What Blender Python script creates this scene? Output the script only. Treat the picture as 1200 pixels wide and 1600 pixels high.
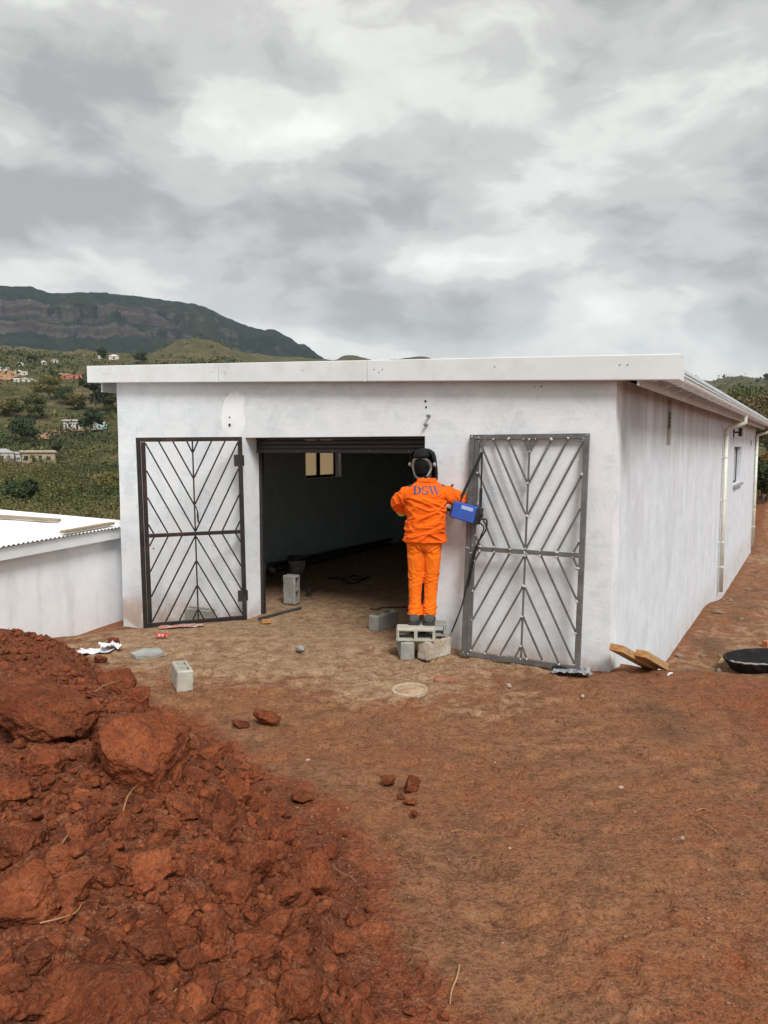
import bpy, bmesh, math, random
import numpy as np
from mathutils import Vector, Matrix, Euler
from mathutils.bvhtree import BVHTree

for o in list(bpy.data.objects):
    bpy.data.objects.remove(o)
SC = bpy.context.scene
COL = SC.collection
R = math.radians

# ------------------------------------------------------------------ camera
EYE = 2.1
F_PX, PITCH = 1180.0, math.atan(100.0 / 1180.0)
cam_d = bpy.data.cameras.new('camera')
cam_d.sensor_fit = 'HORIZONTAL'
cam_d.sensor_width = 36.0
cam_d.lens = 36.0 * F_PX / 1200.0
cam_d.clip_start = 0.05
cam_d.clip_end = 20000
cam = bpy.data.objects.new('camera', cam_d)
COL.objects.link(cam)
cam.location = (0, 0, EYE)
cam.rotation_euler = (math.pi / 2 - PITCH, 0, 0)
SC.camera = cam

# ------------------------------------------------------------------ world, sun, exposure
SUN_EL, SUN_AZ = R(48), R(160)          # azimuth clockwise from +Y: behind the camera, a little right
W = bpy.data.worlds.new('World')
SC.world = W
W.use_nodes = True
wn, wl = W.node_tree.nodes, W.node_tree.links
wn.clear()


class NT:
    """small helper to write node trees"""
    def __init__(s, tree):
        s.t = tree
        s.n, s.l = tree.nodes, tree.links

    def node(s, typ, **kw):
        n = s.n.new(typ)
        for k, v in kw.items():
            if k.startswith('i_'):
                key = k[2:]
                key = int(key) if key.isdigit() else key.replace('_', ' ')
                s.put(n.inputs[key], v)
            else:
                setattr(n, k, v)
        return n

    def put(s, sock, v):
        if isinstance(v, bpy.types.NodeSocket):
            s.l.new(v, sock)
        else:
            try:
                sock.default_value = v
            except Exception:
                sock.default_value = tuple(v) + (1.0,) if len(v) == 3 else v

    def math(s, op, a, b=None, c=None, clamp=False):
        n = s.n.new('ShaderNodeMath')
        n.operation = op
        n.use_clamp = clamp
        for i, v in enumerate((a, b, c)):
            if v is not None:
                s.put(n.inputs[i], v)
        return n.outputs[0]

    def vmath(s, op, a, b=None, scale=None):
        n = s.n.new('ShaderNodeVectorMath')
        n.operation = op
        s.put(n.inputs[0], a)
        if b is not None:
            s.put(n.inputs[1], b)
        if scale is not None:
            s.put(n.inputs['Scale'], scale)
        return n.outputs['Value'] if op in ('LENGTH', 'DOT_PRODUCT', 'DISTANCE') else n.outputs[0]

    def noise(s, vec, scale, detail=5, rough=.55, dist=0.0, dim='3D', w=0.0, col=False):
        n = s.n.new('ShaderNodeTexNoise')
        n.noise_dimensions = dim
        if dim == '4D':
            n.inputs['W'].default_value = w
        s.put(n.inputs['Vector'], vec)
        s.put(n.inputs['Scale'], scale)
        n.inputs['Detail'].default_value = detail
        n.inputs['Roughness'].default_value = rough
        n.inputs['Distortion'].default_value = dist
        return n.outputs['Color' if col else 'Fac']

    def ramp(s, fac, stops, interp='LINEAR'):
        n = s.n.new('ShaderNodeValToRGB')
        cr = n.color_ramp
        cr.interpolation = interp
        while len(cr.elements) < len(stops):
            cr.elements.new(.5)
        for e, (p, c) in zip(cr.elements, stops):
            e.position = p
            if not hasattr(c, '__len__'):
                c = (c, c, c)
            e.color = (c[0], c[1], c[2], 1)
        s.put(n.inputs[0], fac)
        return n.outputs[0]

    def maprange(s, v, a, b, c=0.0, d=1.0, smooth=True):
        n = s.n.new('ShaderNodeMapRange')
        n.interpolation_type = 'SMOOTHSTEP' if smooth else 'LINEAR'
        s.put(n.inputs[0], v)
        for i, x in enumerate((a, b, c, d)):
            s.put(n.inputs[i + 1], x)
        return n.outputs[0]

    def mix(s, fac, a, b, blend='MIX'):
        n = s.n.new('ShaderNodeMix')
        n.data_type = 'RGBA'
        n.blend_type = blend
        s.put(n.inputs[0], fac)
        s.put(n.inputs[6], a)
        s.put(n.inputs[7], b)
        return n.outputs[2]

    def mapping(s, vec, scale=(1, 1, 1), rot=(0, 0, 0), loc=(0, 0, 0)):
        n = s.n.new('ShaderNodeMapping')
        s.put(n.inputs[0], vec)
        n.inputs[1].default_value = loc
        n.inputs[2].default_value = rot
        n.inputs[3].default_value = scale
        return n.outputs[0]

    def sep(s, vec):
        n = s.n.new('ShaderNodeSeparateXYZ')
        s.put(n.inputs[0], vec)
        return n.outputs

    def comb(s, x, y, z):
        n = s.n.new('ShaderNodeCombineXYZ')
        for i, v in enumerate((x, y, z)):
            s.put(n.inputs[i], v)
        return n.outputs[0]

    def bump(s, h, strength, dist, normal=None):
        n = s.n.new('ShaderNodeBump')
        n.inputs['Strength'].default_value = strength
        n.inputs['Distance'].default_value = dist
        s.put(n.inputs['Height'], h)
        if normal is not None:
            s.put(n.inputs['Normal'], normal)
        return n.outputs[0]


w = NT(W.node_tree)
sky = w.node('ShaderNodeTexSky', sky_type='NISHITA', sun_disc=False, sun_elevation=SUN_EL,
             sun_rotation=SUN_AZ, altitude=600.0, air_density=1.0, dust_density=2.0)
tc = w.node('ShaderNodeTexCoord')
dvec = tc.outputs['Generated']
dx, dy, dz = w.sep(dvec)
# cloud deck: directions projected on a flat layer overhead
den = w.math('ADD', w.math('MAXIMUM', dz, 0.0), 0.16)
cu, cv = w.math('DIVIDE', dx, den), w.math('DIVIDE', dy, den)
pl = w.comb(cu, cv, 0.0)
warp = w.noise(pl, 0.9, 3, .55, col=True)
plw = w.vmath('ADD', pl, w.vmath('SCALE', w.vmath('SUBTRACT', warp, (.5, .5, .5)), scale=0.55))
n_big = w.noise(w.vmath('ADD', plw, (3.1, 7.7, 1.3)), 0.62, 3, .5)
lump = w.vmath('MULTIPLY', dvec, (1.0, 1.0, 1.9))        # heaped undersides of the clouds
lwarp = w.noise(lump, 5.0, 3, .5, col=True)
lump = w.vmath('ADD', lump, w.vmath('SCALE', w.vmath('SUBTRACT', lwarp, (.5, .5, .5)), scale=0.16))
n_mid = w.noise(w.vmath('ADD', lump, (9.2, 2.4, 5.1)), 4.4, 7, .56)
n_fine = w.noise(w.vmath('ADD', lump, (1.2, 5.4, 8.8)), 12.0, 6, .6)
dens = w.math('ADD', w.math('MULTIPLY', n_big, 0.14), w.math('ADD', w.math('MULTIPLY', n_mid, 0.76), w.math('MULTIPLY', n_fine, 0.17)))
# the larger dark banks and thin bright gaps of this sky, as soft masses in world directions
gy = w.math('MAXIMUM', dy, 0.05)
uvd = w.comb(w.math('DIVIDE', dx, gy), w.math('DIVIDE', dz, gy), 0.0)
wob = w.noise(w.vmath('ADD', uvd, (2.0, 4.0, 0.0)), 3.6, 4, .6, col=True)
uvd = w.vmath('ADD', uvd, w.vmath('MULTIPLY', w.vmath('SUBTRACT', wob, (.5, .5, .5)), (0.34, 0.16, 0)))
front = w.maprange(dy, 0.15, 0.5)


def skymass(u, v, su, sv, amp):
    d = w.vmath('LENGTH', w.vmath('MULTIPLY', w.vmath('SUBTRACT', uvd, (u, v, 0)), (1 / su, 1 / sv, 0)))
    g = w.math('MULTIPLY', w.math('EXPONENT', w.math('MULTIPLY', w.math('MULTIPLY', d, d), -1.0)), amp)
    return w.math('MULTIPLY', g, front)


for a in [
    (-0.34, 0.475, 0.26, 0.075, 0.17), (-0.42, 0.31, 0.17, 0.055, 0.14), (0.05, 0.19, 0.11, 0.045, 0.16),
    (0.02, 0.305, 0.12, 0.03, 0.09), (0.27, 0.46, 0.20, 0.09, 0.07), (0.40, 0.23, 0.05, 0.015, 0.08),
    (-0.13, 0.21, 0.12, 0.04, 0.07), (0.50, 0.17, 0.06, 0.045, 0.17), (0.35, 0.60, 0.3, 0.06, 0.05), (-0.1, 0.6, 0.3, 0.05, 0.03),
    (0.14, 0.435, 0.09, 0.04, -0.16), (-0.15, 0.385, 0.08, 0.028, -0.05),
    (0.06, 0.255, 0.11, 0.022, -0.08), (-0.47, 0.235, 0.10, 0.02, -0.10), (0.26, 0.15, 0.20, 0.05, -0.10),
    (-0.1, 0.12, 0.20, 0.02, -0.12), (0.28, 0.33, 0.14, 0.05, -0.06), (-0.48, 0.40, 0.06, 0.03, -0.04)]:
    dens = w.math('ADD', dens, skymass(*a))
cloud = w.ramp(dens, [(0.35, (.465, .463, .437)), (0.46, (.385, .383, .360)), (0.56, (.290, .287, .271)), (0.70, (.195, .192, .183))], 'EASE')
cloud = w.vmath('SCALE', cloud, scale=10.0)
hor = w.maprange(dz, 0.0, 0.22)
cloud = w.mix(w.math('MULTIPLY', w.math('SUBTRACT', 1.0, hor), 0.35), cloud, (3.7, 3.7, 3.6))
skyc = w.mix(0.94, sky.outputs[0], cloud)
bg = w.node('ShaderNodeBackground')
w.put(bg.inputs[0], skyc)
bg.inputs[1].default_value = 0.10
W.cycles.sampling_method = 'MANUAL'
W.cycles.sample_map_resolution = 256
wo = w.node('ShaderNodeOutputWorld')
wl.new(bg.outputs[0], wo.inputs[0])

sun_d = bpy.data.lights.new('sun', 'SUN')
sun_d.energy = 1.5
sun_d.angle = R(20)
sun_d.color = (1.0, 0.985, 0.965)
sun = bpy.data.objects.new('sun', sun_d)
COL.objects.link(sun)
sdir = Vector((math.sin(SUN_AZ) * math.cos(SUN_EL), math.cos(SUN_AZ) * math.cos(SUN_EL), math.sin(SUN_EL)))
sun.rotation_euler = sdir.to_track_quat('Z', 'Y').to_euler()
sun.location = sdir * 50

SC.view_settings.view_transform = 'Standard'
SC.view_settings.look = 'None'
SC.view_settings.gamma = 1.0
SC.view_settings.use_curve_mapping = False
SC.view_settings.exposure = 1.2
SC.render.engine = 'CYCLES'
SC.cycles.max_bounces = 5
SC.cycles.diffuse_bounces = 4
SC.cycles.glossy_bounces = 2
SC.cycles.transmission_bounces = 4
SC.cycles.transparent_max_bounces = 8
SC.cycles.volume_bounces = 0

# ------------------------------------------------------------------ picture geometry -> place
_fw = np.array([0, math.cos(PITCH), -math.sin(PITCH)])
_up = np.array([0, math.sin(PITCH), math.cos(PITCH)])
E0 = np.array([0, 0, EYE])


def ray(x, y):
    return _fw + (x - 600) / F_PX * np.array([1., 0, 0]) - (y - 800) / F_PX * _up


def onz(x, y, z):
    r = ray(x, y)
    return E0 + (z - EYE) / r[2] * r


def ony(x, y, Y):
    r = ray(x, y)
    return E0 + Y / r[1] * r


def onplane(x, y, P, n):
    r = ray(x, y)
    return E0 + ((P - E0) @ n) / (r @ n) * r


TH = math.atan(675 * math.cos(PITCH) / F_PX)
S_ = np.array([math.sin(TH), math.cos(TH), 0])
F_ = np.array([math.cos(TH), -math.sin(TH), 0])
CORNER = onplane(961, 700, onz(700, 1010, 0), S_)
CORNER[2] = 0


def w2l(P):
    d = np.asarray(P, float) - CORNER
    return np.array([d @ F_, d @ S_, d[2]])


def l2w(x, y, z):
    return CORNER + F_ * x + S_ * y + np.array([0, 0, z])


def wallp(x, y, off=0.):
    return w2l(onplane(x, y, CORNER + S_ * off, S_))


def sidep(x, y, off=0.):
    return w2l(onplane(x, y, CORNER + F_ * off, F_))


# ------------------------------------------------------------------ numpy noise
def _hash(ix, iy, iz, seed):
    n = (ix * 374761393 + iy * 668265263 + iz * 2147483647 + seed * 1274126177) & 0xffffffff
    n = ((n ^ (n >> 13)) * 1274126177) & 0xffffffff
    n = ((n ^ (n >> 16)) * 2246822519) & 0xffffffff
    return ((n ^ (n >> 15)) & 0xffffff) / float(0xffffff)


def vnoise(x, y, z=None, seed=0):
    x, y = np.asarray(x, float), np.asarray(y, float)
    z = np.zeros_like(x) if z is None else np.asarray(z, float)
    x0, y0, z0 = np.floor(x).astype(np.int64), np.floor(y).astype(np.int64), np.floor(z).astype(np.int64)
    fx, fy, fz = x - x0, y - y0, z - z0
    fx, fy, fz = [t * t * t * (t * (t * 6 - 15) + 10) for t in (fx, fy, fz)]
    flat = not np.any(fz)
    out = 0
    for k in ((0,) if flat else (0, 1)):
        a = _hash(x0, y0, z0 + k, seed) * (1 - fx) + _hash(x0 + 1, y0, z0 + k, seed) * fx
        b = _hash(x0, y0 + 1, z0 + k, seed) * (1 - fx) + _hash(x0 + 1, y0 + 1, z0 + k, seed) * fx
        c = a * (1 - fy) + b * fy
        out = c if flat else out + c * (fz if k else 1 - fz)
    return out * 2 - 1


def fbm(x, y, z=None, oct=4, gain=.5, lac=2.03, seed=0):
    s, a, t = 0, 1., 0
    for i in range(oct):
        f = lac ** i
        s = s + a * vnoise(np.asarray(x) * f + i * 17.3, np.asarray(y) * f - i * 9.1, None if z is None else np.asarray(z) * f + i * 4.7, seed + i)
        t += a
        a *= gain
    return s / t


def sst(a, b, x):
    t = np.clip((np.asarray(x, float) - a) / (b - a), 0, 1)
    return t * t * (3 - 2 * t)


# ------------------------------------------------------------------ materials
MATS = {}


def new_mat(name):
    m = bpy.data.materials.new(name)
    m.use_nodes = True
    t = NT(m.node_tree)
    b = m.node_tree.nodes['Principled BSDF']
    MATS[name] = m
    return m, t, b


def mat(name, c1, c2=None, scale=6., rough=.8, bump=0., bscale=80., metal=0., lo=.35, hi=.65, spec=.35, stretch=(1, 1, 1), dirt=None, dscale=3., damt=.5, dist=.004):
    m, t, b = new_mat(name)
    co = t.node('ShaderNodeTexCoord').outputs['Object']
    v = t.mapping(co, stretch)
    c2 = c2 or tuple(x * .8 for x in c1)
    f = t.noise(v, scale, 7, .6)
    col = t.mix(t.maprange(f, lo, hi), c1, c2)
    if dirt:
        d = t.noise(t.vmath('ADD', co, (5.3, 1.1, 7.9)), dscale, 8, .65)
        col = t.mix(t.math('MULTIPLY', t.maprange(d, .48, .68), damt), col, dirt)
    t.put(b.inputs['Base Color'], col)
    b.inputs['Roughness'].default_value = rough
    rr = t.maprange(f, .2, .8, max(rough - .12, .05), min(rough + .1, 1.))
    t.put(b.inputs['Roughness'], rr)
    b.inputs['Metallic'].default_value = metal
    b.inputs['Specular IOR Level'].default_value = spec
    if bump:
        h = t.noise(co, bscale, 6, .65)
        t.put(b.inputs['Normal'], t.bump(h, bump, dist))
    return m


# ------------------------------------------------------------------ mesh builders
class MB:
    def __init__(s):
        s.v, s.f = [], []

    def add(s, vs, fs):
        n = len(s.v)
        s.v.extend([tuple(map(float, p)) for p in vs])
        s.f.extend([tuple(i + n for i in q) for q in fs])
        return s

    def box(s, c, size, rot=None):
        hx, hy, hz = [q / 2 for q in size]
        vs = [Vector((x, y, z)) for x in (-hx, hx) for y in (-hy, hy) for z in (-hz, hz)]
        if rot is not None:
            M = Euler(rot).to_matrix() if not isinstance(rot, Matrix) else rot
            vs = [M @ q for q in vs]
        vs = [(q.x + c[0], q.y + c[1], q.z + c[2]) for q in vs]
        return s.add(vs, [(0, 1, 3, 2), (4, 6, 7, 5), (0, 4, 5, 1), (2, 3, 7, 6), (0, 2, 6, 4), (1, 5, 7, 3)])

    def bx(s, x0, x1, y0, y1, z0, z1):
        return s.box(((x0 + x1) / 2, (y0 + y1) / 2, (z0 + z1) / 2), (x1 - x0, y1 - y0, z1 - z0))

    def bar(s, a, b, wd, th=None, up=(0, 1, 0)):
        a, b = Vector(a), Vector(b)
        d = b - a
        L = d.length
        d.normalize()
        u = Vector(up)
        sx = d.cross(u).normalized()
        u = sx.cross(d).normalized()
        M = Matrix((sx, u, d)).transposed()
        return s.box((a + b) / 2, (wd, th or wd, L), M)

    def tube(s, pts, r, n=8, cap=True, spline=True, sub=5):
        pts = [Vector(p) for p in pts]
        rs = r if hasattr(r, '__len__') else [r] * len(pts)
        if spline and len(pts) > 2:
            q, rr = [], []
            for i in range(len(pts) - 1):
                p0, p1, p2, p3 = pts[max(i - 1, 0)], pts[i], pts[i + 1], pts[min(i + 2, len(pts) - 1)]
                for k in range(sub):
                    t = k / sub
                    q.append(.5 * ((2 * p1) + (p2 - p0) * t + (2 * p0 - 5 * p1 + 4 * p2 - p3) * t * t + (3 * p1 - p0 - 3 * p2 + p3) * t ** 3))
                    rr.append(rs[i] * (1 - t) + rs[i + 1] * t)
            q.append(pts[-1])
            rr.append(rs[-1])
            pts, rs = q, rr
        rings = []
        prev = None
        for i, p in enumerate(pts):
            d = (pts[min(i + 1, len(pts) - 1)] - pts[max(i - 1, 0)]).normalized()
            if prev is None:
                a = d.orthogonal().normalized()
            else:
                a = (prev - d * prev.dot(d)).normalized()
            prev = a
            b = d.cross(a)
            rings.append([p + (a * math.cos(2 * math.pi * k / n) + b * math.sin(2 * math.pi * k / n)) * rs[i] for k in range(n)])
        return s.loft(rings, cap)

    def loft(s, rings, cap=True, closed=True):
        n = len(rings[0])
        vs = [p for r in rings for p in r]
        fs = []
        for i in range(len(rings) - 1):
            for k in range(n if closed else n - 1):
                k2 = (k + 1) % n
                fs.append((i * n + k, i * n + k2, (i + 1) * n + k2, (i + 1) * n + k))
        if cap:
            fs.append(tuple(range(n))[::-1])
            fs.append(tuple((len(rings) - 1) * n + k for k in range(n)))
        return s.add(vs, fs)

    def lathe(s, prof, n=24, c=(0, 0, 0), cap=True):
        return s.loft([[(c[0] + r * math.cos(2 * math.pi * k / n), c[1] + r * math.sin(2 * math.pi * k / n), c[2] + z) for k in range(n)] for r, z in prof], cap)

    def mesh(s, name, smooth=False):
        me = bpy.data.meshes.new(name)
        me.from_pydata(s.v, [], s.f)
        me.validate()
        bm = bmesh.new()
        bm.from_mesh(me)
        bmesh.ops.recalc_face_normals(bm, faces=bm.faces)
        bm.to_mesh(me)
        bm.free()
        if smooth:
            me.polygons.foreach_set('use_smooth', [True] * len(me.polygons))
        return me

    def build(s, name, m, parent=None, smooth=False, bevel=0., loc=None, rot=None):
        return mk(name, s.mesh(name, smooth), m, parent, bevel, loc, rot)


def mk(name, me, m, parent=None, bevel=0., loc=None, rot=None):
    o = bpy.data.objects.new(name, me)
    COL.objects.link(o)
    if m is not None and not me.materials:
        me.materials.append(m)
    if parent is not None:
        o.parent = parent
    if loc is not None:
        o.location = loc
    if rot is not None:
        o.rotation_euler = rot
    if bevel:
        b = o.modifiers.new('bevel', 'BEVEL')
        b.width = bevel
        b.segments = 2
        b.limit_method = 'ANGLE'
    return o


def npmesh(name, V, Fq, smooth=True):
    me = bpy.data.meshes.new(name)
    V = np.ascontiguousarray(V, dtype=np.float32)
    Fq = np.ascontiguousarray(Fq, dtype=np.int32)
    k = Fq.shape[1]
    me.vertices.add(len(V))
    me.vertices.foreach_set('co', V.ravel())
    me.loops.add(Fq.size)
    me.loops.foreach_set('vertex_index', Fq.ravel())
    me.polygons.add(len(Fq))
    me.polygons.foreach_set('loop_start', np.arange(0, Fq.size, k, dtype=np.int32))
    me.polygons.foreach_set('loop_total', np.full(len(Fq), k, dtype=np.int32))
    me.polygons.foreach_set('use_smooth', np.full(len(Fq), smooth))
    me.update(calc_edges=True)
    return me


def gridfaces(nx, ny):
    i = np.arange(nx * ny).reshape(ny, nx)
    return np.stack([i[:-1, :-1], i[:-1, 1:], i[1:, 1:], i[1:, :-1]], -1).reshape(-1, 4)


def empty(name, loc=(0, 0, 0), rot=(0, 0, 0)):
    o = bpy.data.objects.new(name, None)
    COL.objects.link(o)
    o.location = loc
    o.rotation_euler = rot
    o.empty_display_size = .1
    return o


def tag(o, label=None, cat=None, group=None, kind=None):
    if label:
        o['label'] = label
    if cat:
        o['category'] = cat
    if group:
        o['group'] = group
    if kind:
        o['kind'] = kind
    return o


def verts_np(me):
    a = np.empty(len(me.vertices) * 3, dtype=np.float32)
    me.vertices.foreach_get('co', a)
    return a.reshape(-1, 3).astype(float)


def set_verts(me, V):
    me.vertices.foreach_set('co', np.ascontiguousarray(V, dtype=np.float32).ravel())
    me.update()


def realize(o):
    """bake an object's modifiers into its mesh"""
    dg = bpy.context.evaluated_depsgraph_get()
    me = bpy.data.meshes.new_from_object(o.evaluated_get(dg))
    o.modifiers.clear()
    o.data = me
    return me
# ------------------------------------------------------------------ soil
def soil_nodes(t, b, attr):
    geo = t.node('ShaderNodeNewGeometry')
    P = geo.outputs['Position']
    if attr:
        at = t.node('ShaderNodeAttribute', attribute_name='soil')
        ar, ag, ab = t.sep(at.outputs['Vector'])
    else:
        ar, ag, ab = 1.0, 0.0, 0.0
    n1 = t.noise(P, 1.3, 3, .6)
    n2 = t.noise(P, 7., 5, .62)
    n3 = t.noise(P, 45., 4, .65)
    n4 = t.noise(P, 130., 3, .65)
    n5 = t.noise(P, 17., 3, .65)
    red = t.mix(t.maprange(n2, .35, .68), (.160, .038, .0145), (.255, .069, .027)) if attr else t.mix(t.maprange(n2, .35, .68), (.172, .042, .016), (.282, .079, .031))
    red = t.mix(t.maprange(n1, .45, .7), red, (.205, .050, .018))
    brn = t.mix(t.maprange(n2, .34, .66), (.172, .075, .036), (.288, .136, .067))
    brn = t.mix(t.math('MULTIPLY', t.maprange(n1, .42, .66), .7), brn, (.268, .104, .046))
    tan = t.mix(t.maprange(n2, .36, .66), (.270, .165, .094), (.41, .275, .165))
    j = t.math('MULTIPLY', t.math('SUBTRACT', n2, .5), .9)
    col = t.mix(t.maprange(t.math('ADD', ar, j), .3, .7), brn, red) if attr else red
    if attr:
        col = t.mix(t.maprange(t.math('ADD', ag, j), .3, .72), col, tan)
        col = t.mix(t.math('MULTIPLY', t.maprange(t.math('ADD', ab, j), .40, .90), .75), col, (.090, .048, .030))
    # loose grains, dark and dusty flecks
    col = t.mix(t.math('MULTIPLY', t.maprange(n5, .48, .36), .75), col, t.mix(.55, col, (.065, .030, .018)))
    col = t.mix(t.math('MULTIPLY', t.maprange(n5, .54, .70), .40 if attr else .2), col, t.mix(.5, col, (.38, .22, .13)))
    if not attr:
        oi = t.node('ShaderNodeObjectInfo').outputs['Random']
        isl = t.node('ShaderNodeNewGeometry').outputs['Random Per Island']
        rnd = t.math('FRACT', t.math('ADD', oi, isl))
        col = t.mix(1.0, col, t.ramp(rnd, [(0., (.60, .60, .64)), (.5, (.95, .94, .92)), (1., (1.22, 1.26, 1.28))]), 'MULTIPLY')
    else:
        col = t.mix(t.math('MULTIPLY', t.maprange(ar, .93, .99), .52), col, t.mix(.75, col, (.085, .030, .017)))  # heap bed darkened: shade in the gaps between clods painted into the colour
    col = t.mix(t.math('MULTIPLY', t.maprange(n3, .52, .66), .7 if attr else .3), col, t.mix(.5, col, (.33, .17, .09)))
    col = t.mix(t.math('MULTIPLY', t.maprange(n3, .50, .34), .8 if attr else .6), col, t.mix(.66, col, (.05, .022, .014)))
    col = t.mix(t.math('MULTIPLY', t.maprange(n4, .54, .68), .8 if attr else .35), col, t.mix(.45, col, (.42, .26, .16)))
    col = t.mix(t.math('MULTIPLY', t.maprange(n4, .46, .32), .75 if attr else .55), col, t.mix(.62, col, (.03, .016, .012)))
    t.put(b.inputs['Base Color'], col)
    b.inputs['Roughness'].default_value = .95
    b.inputs['Specular IOR Level'].default_value = .12
    h = t.math('ADD', t.math('MULTIPLY', n3, .65), t.math('MULTIPLY', n4, .35))
    v = t.node('ShaderNodeTexVoronoi', feature='F1')
    t.put(v.inputs['Vector'], P)
    v.inputs['Scale'].default_value = 55.
    h = t.math('SUBTRACT', h, t.math('MULTIPLY', v.outputs['Distance'], .35))
    t.put(b.inputs['Normal'], t.bump(t.math('ADD', h, t.math('MULTIPLY', n5, .5)), 1.0, .015 if attr else .022))


m, t, b = new_mat('soil')
soil_nodes(t, b, True)
m, t, b = new_mat('red_clod')
soil_nodes(t, b, False)


# terrain height: the levelled yard, the lower strip beside the long wall, the drop to the left
def loc_xy(x, y):
    dx_, dy_ = x - CORNER[0], y - CORNER[1]
    return dx_ * F_[0] + dy_ * F_[1], dx_ * S_[0] + dy_ * S_[1]


def base_h(x, y):
    x, y = np.asarray(x, float), np.asarray(y, float)
    lx, ly = loc_xy(x, y)
    r = np.hypot(x, y)
    h = .42 * (1 - sst(1.6, 6.0, y)) * np.ones_like(x)
    h = h * (1 - .35 * sst(2.0, 6.0, x))
    s = (-lx - 4.4 + .6 * (ly + .3)) / 2.2
    h = h - .37 * sst(0, 1, s) * sst(4.0, 7.5, y)
    out_r = sst(-.16, -.06, lx)
    h = h - out_r * .74 * sst(0.05, 2.3, ly + .25 * vnoise(x * .9, y * .9, seed=3)) * (1 - .8 * sst(2.5, 7.0, lx) * (1 - sst(6, 12, ly)))
    inside = (1 - out_r) * sst(-6.62, -6.52, lx) * sst(.32, .5, ly)
    h = h - .9 * inside
    # red bank past the far end of the long wall
    h = h + 1.0 * sst(24.5, 31., y) * sst(2.0, 8.0, x)
    # hillside falls away left and behind
    fall = np.maximum(sst(-6.7, -24., lx) * sst(1.0, 9., ly), sst(11., 34., y) * (1 - sst(-6.5, -3.5, lx)))
    h = h - 7.2 * fall
    h = h - 6. * sst(38., 60., y)
    return h


PILE_PX = [(598, 1625), (556, 1500), (520, 1390), (470, 1300), (398, 1222), (335, 1160), (258, 1112), (205, 1100), (150, 1052), (118, 1020)]
PILE = [onz(px, py, .42 * float(1 - sst(1.6, 6., onz(px, py, .2)[1])))[:2] for px, py in PILE_PX]
PILE += [np.array(q) for q in [(-3.55, 7.75), (-5.4, 7.4), (-6.4, 5.), (-6.2, .6), (-1.2, .35), (-.1, 1.1)]]
PILE = np.array(PILE)


def pile_d(x, y):
    """signed distance inside the outline of the soil heap"""
    x, y = np.asarray(x, float), np.asarray(y, float)
    best = np.full(x.shape, 1e9)
    ins = np.zeros(x.shape, bool)
    for i in range(len(PILE)):
        a, b_ = PILE[i], PILE[(i + 1) % len(PILE)]
        ex, ey = b_ - a
        tt = np.clip(((x - a[0]) * ex + (y - a[1]) * ey) / (ex * ex + ey * ey), 0, 1)
        best = np.minimum(best, np.hypot(x - a[0] - tt * ex, y - a[1] - tt * ey))
        c = ((a[1] > y) != (b_[1] > y)) & (x < (b_[0] - a[0]) * (y - a[1]) / (b_[1] - a[1] + 1e-12) + a[0])
        ins ^= c
    return np.where(ins, best, -best)


def height(x, y, fine=True):
    x, y = np.asarray(x, float), np.asarray(y, float)
    h = base_h(x, y)
    near = np.clip(1.3 - np.hypot(x, y - 4) / 14., 0, 1)
    d = pile_d(x, y) + .10 * fbm(x * 1.7, y * 1.7, oct=3, seed=11)
    dd = np.clip(d, 0, None)
    hp = .53 * (1 - np.exp(-dd / .55)) * (1 - .16 * sst(-2.2, -3.6, x))
    hp = hp * (1 + .34 * fbm(x * .9 + 4, y * .9, oct=2, seed=21)) + .10 * sst(.1, .8, dd) * fbm(x * 2.2, y * 2.2, oct=3, seed=5)
    h = h + hp
    lxx, lyy = loc_xy(x, y)
    h = h + .05 * fbm(x * 1.6, y * 1.6, oct=3, seed=151) * sst(.05, .4, lxx) * sst(1.5, 3., lyy) * (1 - sst(22, 26, y))
    lump = sst(.0, .35, dd)
    h = h + near * (.020 * fbm(x * .8, y * .8, oct=3, seed=31) + .009 * fbm(x * 3.1, y * 3.1, oct=3, seed=37))
    # shallow wheel rut down the yard
    c = .42 + .20 * (y - 2.) * .25 + .10 * np.sin(y * 1.3)
    h = h - .025 * np.exp(-((x - c) / .13) ** 2) * (1 - sst(3.6, 4.8, y))
    if fine:
        b1 = np.abs(fbm(x * 9, y * 9, oct=3, seed=41))
        h = h + near * ((.009 + .046 * lump) * (.5 - b1) * (.35 + .65 * sst(-.2, .5, fbm(x * 1.4, y * 1.4, oct=2, seed=47)) + .6 * lump) + (.0045 + .012 * lump) * fbm(x * 28, y * 28, oct=3, seed=43))
        # trampled: small scuffs and heel marks
        tr = fbm(x * 5.2 + 9, y * 5.2, oct=2, seed=141)
        h = h - near * (1 - lump) * .022 * sst(.12, .30, tr) * (y < 8)
    return h


def hit(px, py, fn=None, tmax=40., t0=.8):
    fn = fn or (lambda x, y: height(x, y, False))
    r = ray(px, py)
    ts = np.geomspace(t0, tmax, 500)
    P = E0[None] + ts[:, None] * r[None]
    g = P[:, 2] - fn(P[:, 0], P[:, 1])
    k = np.argmax(g < 0)
    if g[k] >= 0:
        k = len(ts) - 1
    a = g[k - 1] / (g[k - 1] - g[k] + 1e-9) if k else 0
    t_ = ts[k - 1] + (ts[k] - ts[k - 1]) * a
    return E0 + t_ * r


def axis(stops):
    out = [stops[0][0]]
    for (a, st), (b_, _) in zip(stops[:-1], stops[1:]):
        n = max(1, int(round((b_ - a) / st)))
        out += list(a + (b_ - a) * (np.arange(n) + 1) / n)
    return np.array(out)


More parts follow.
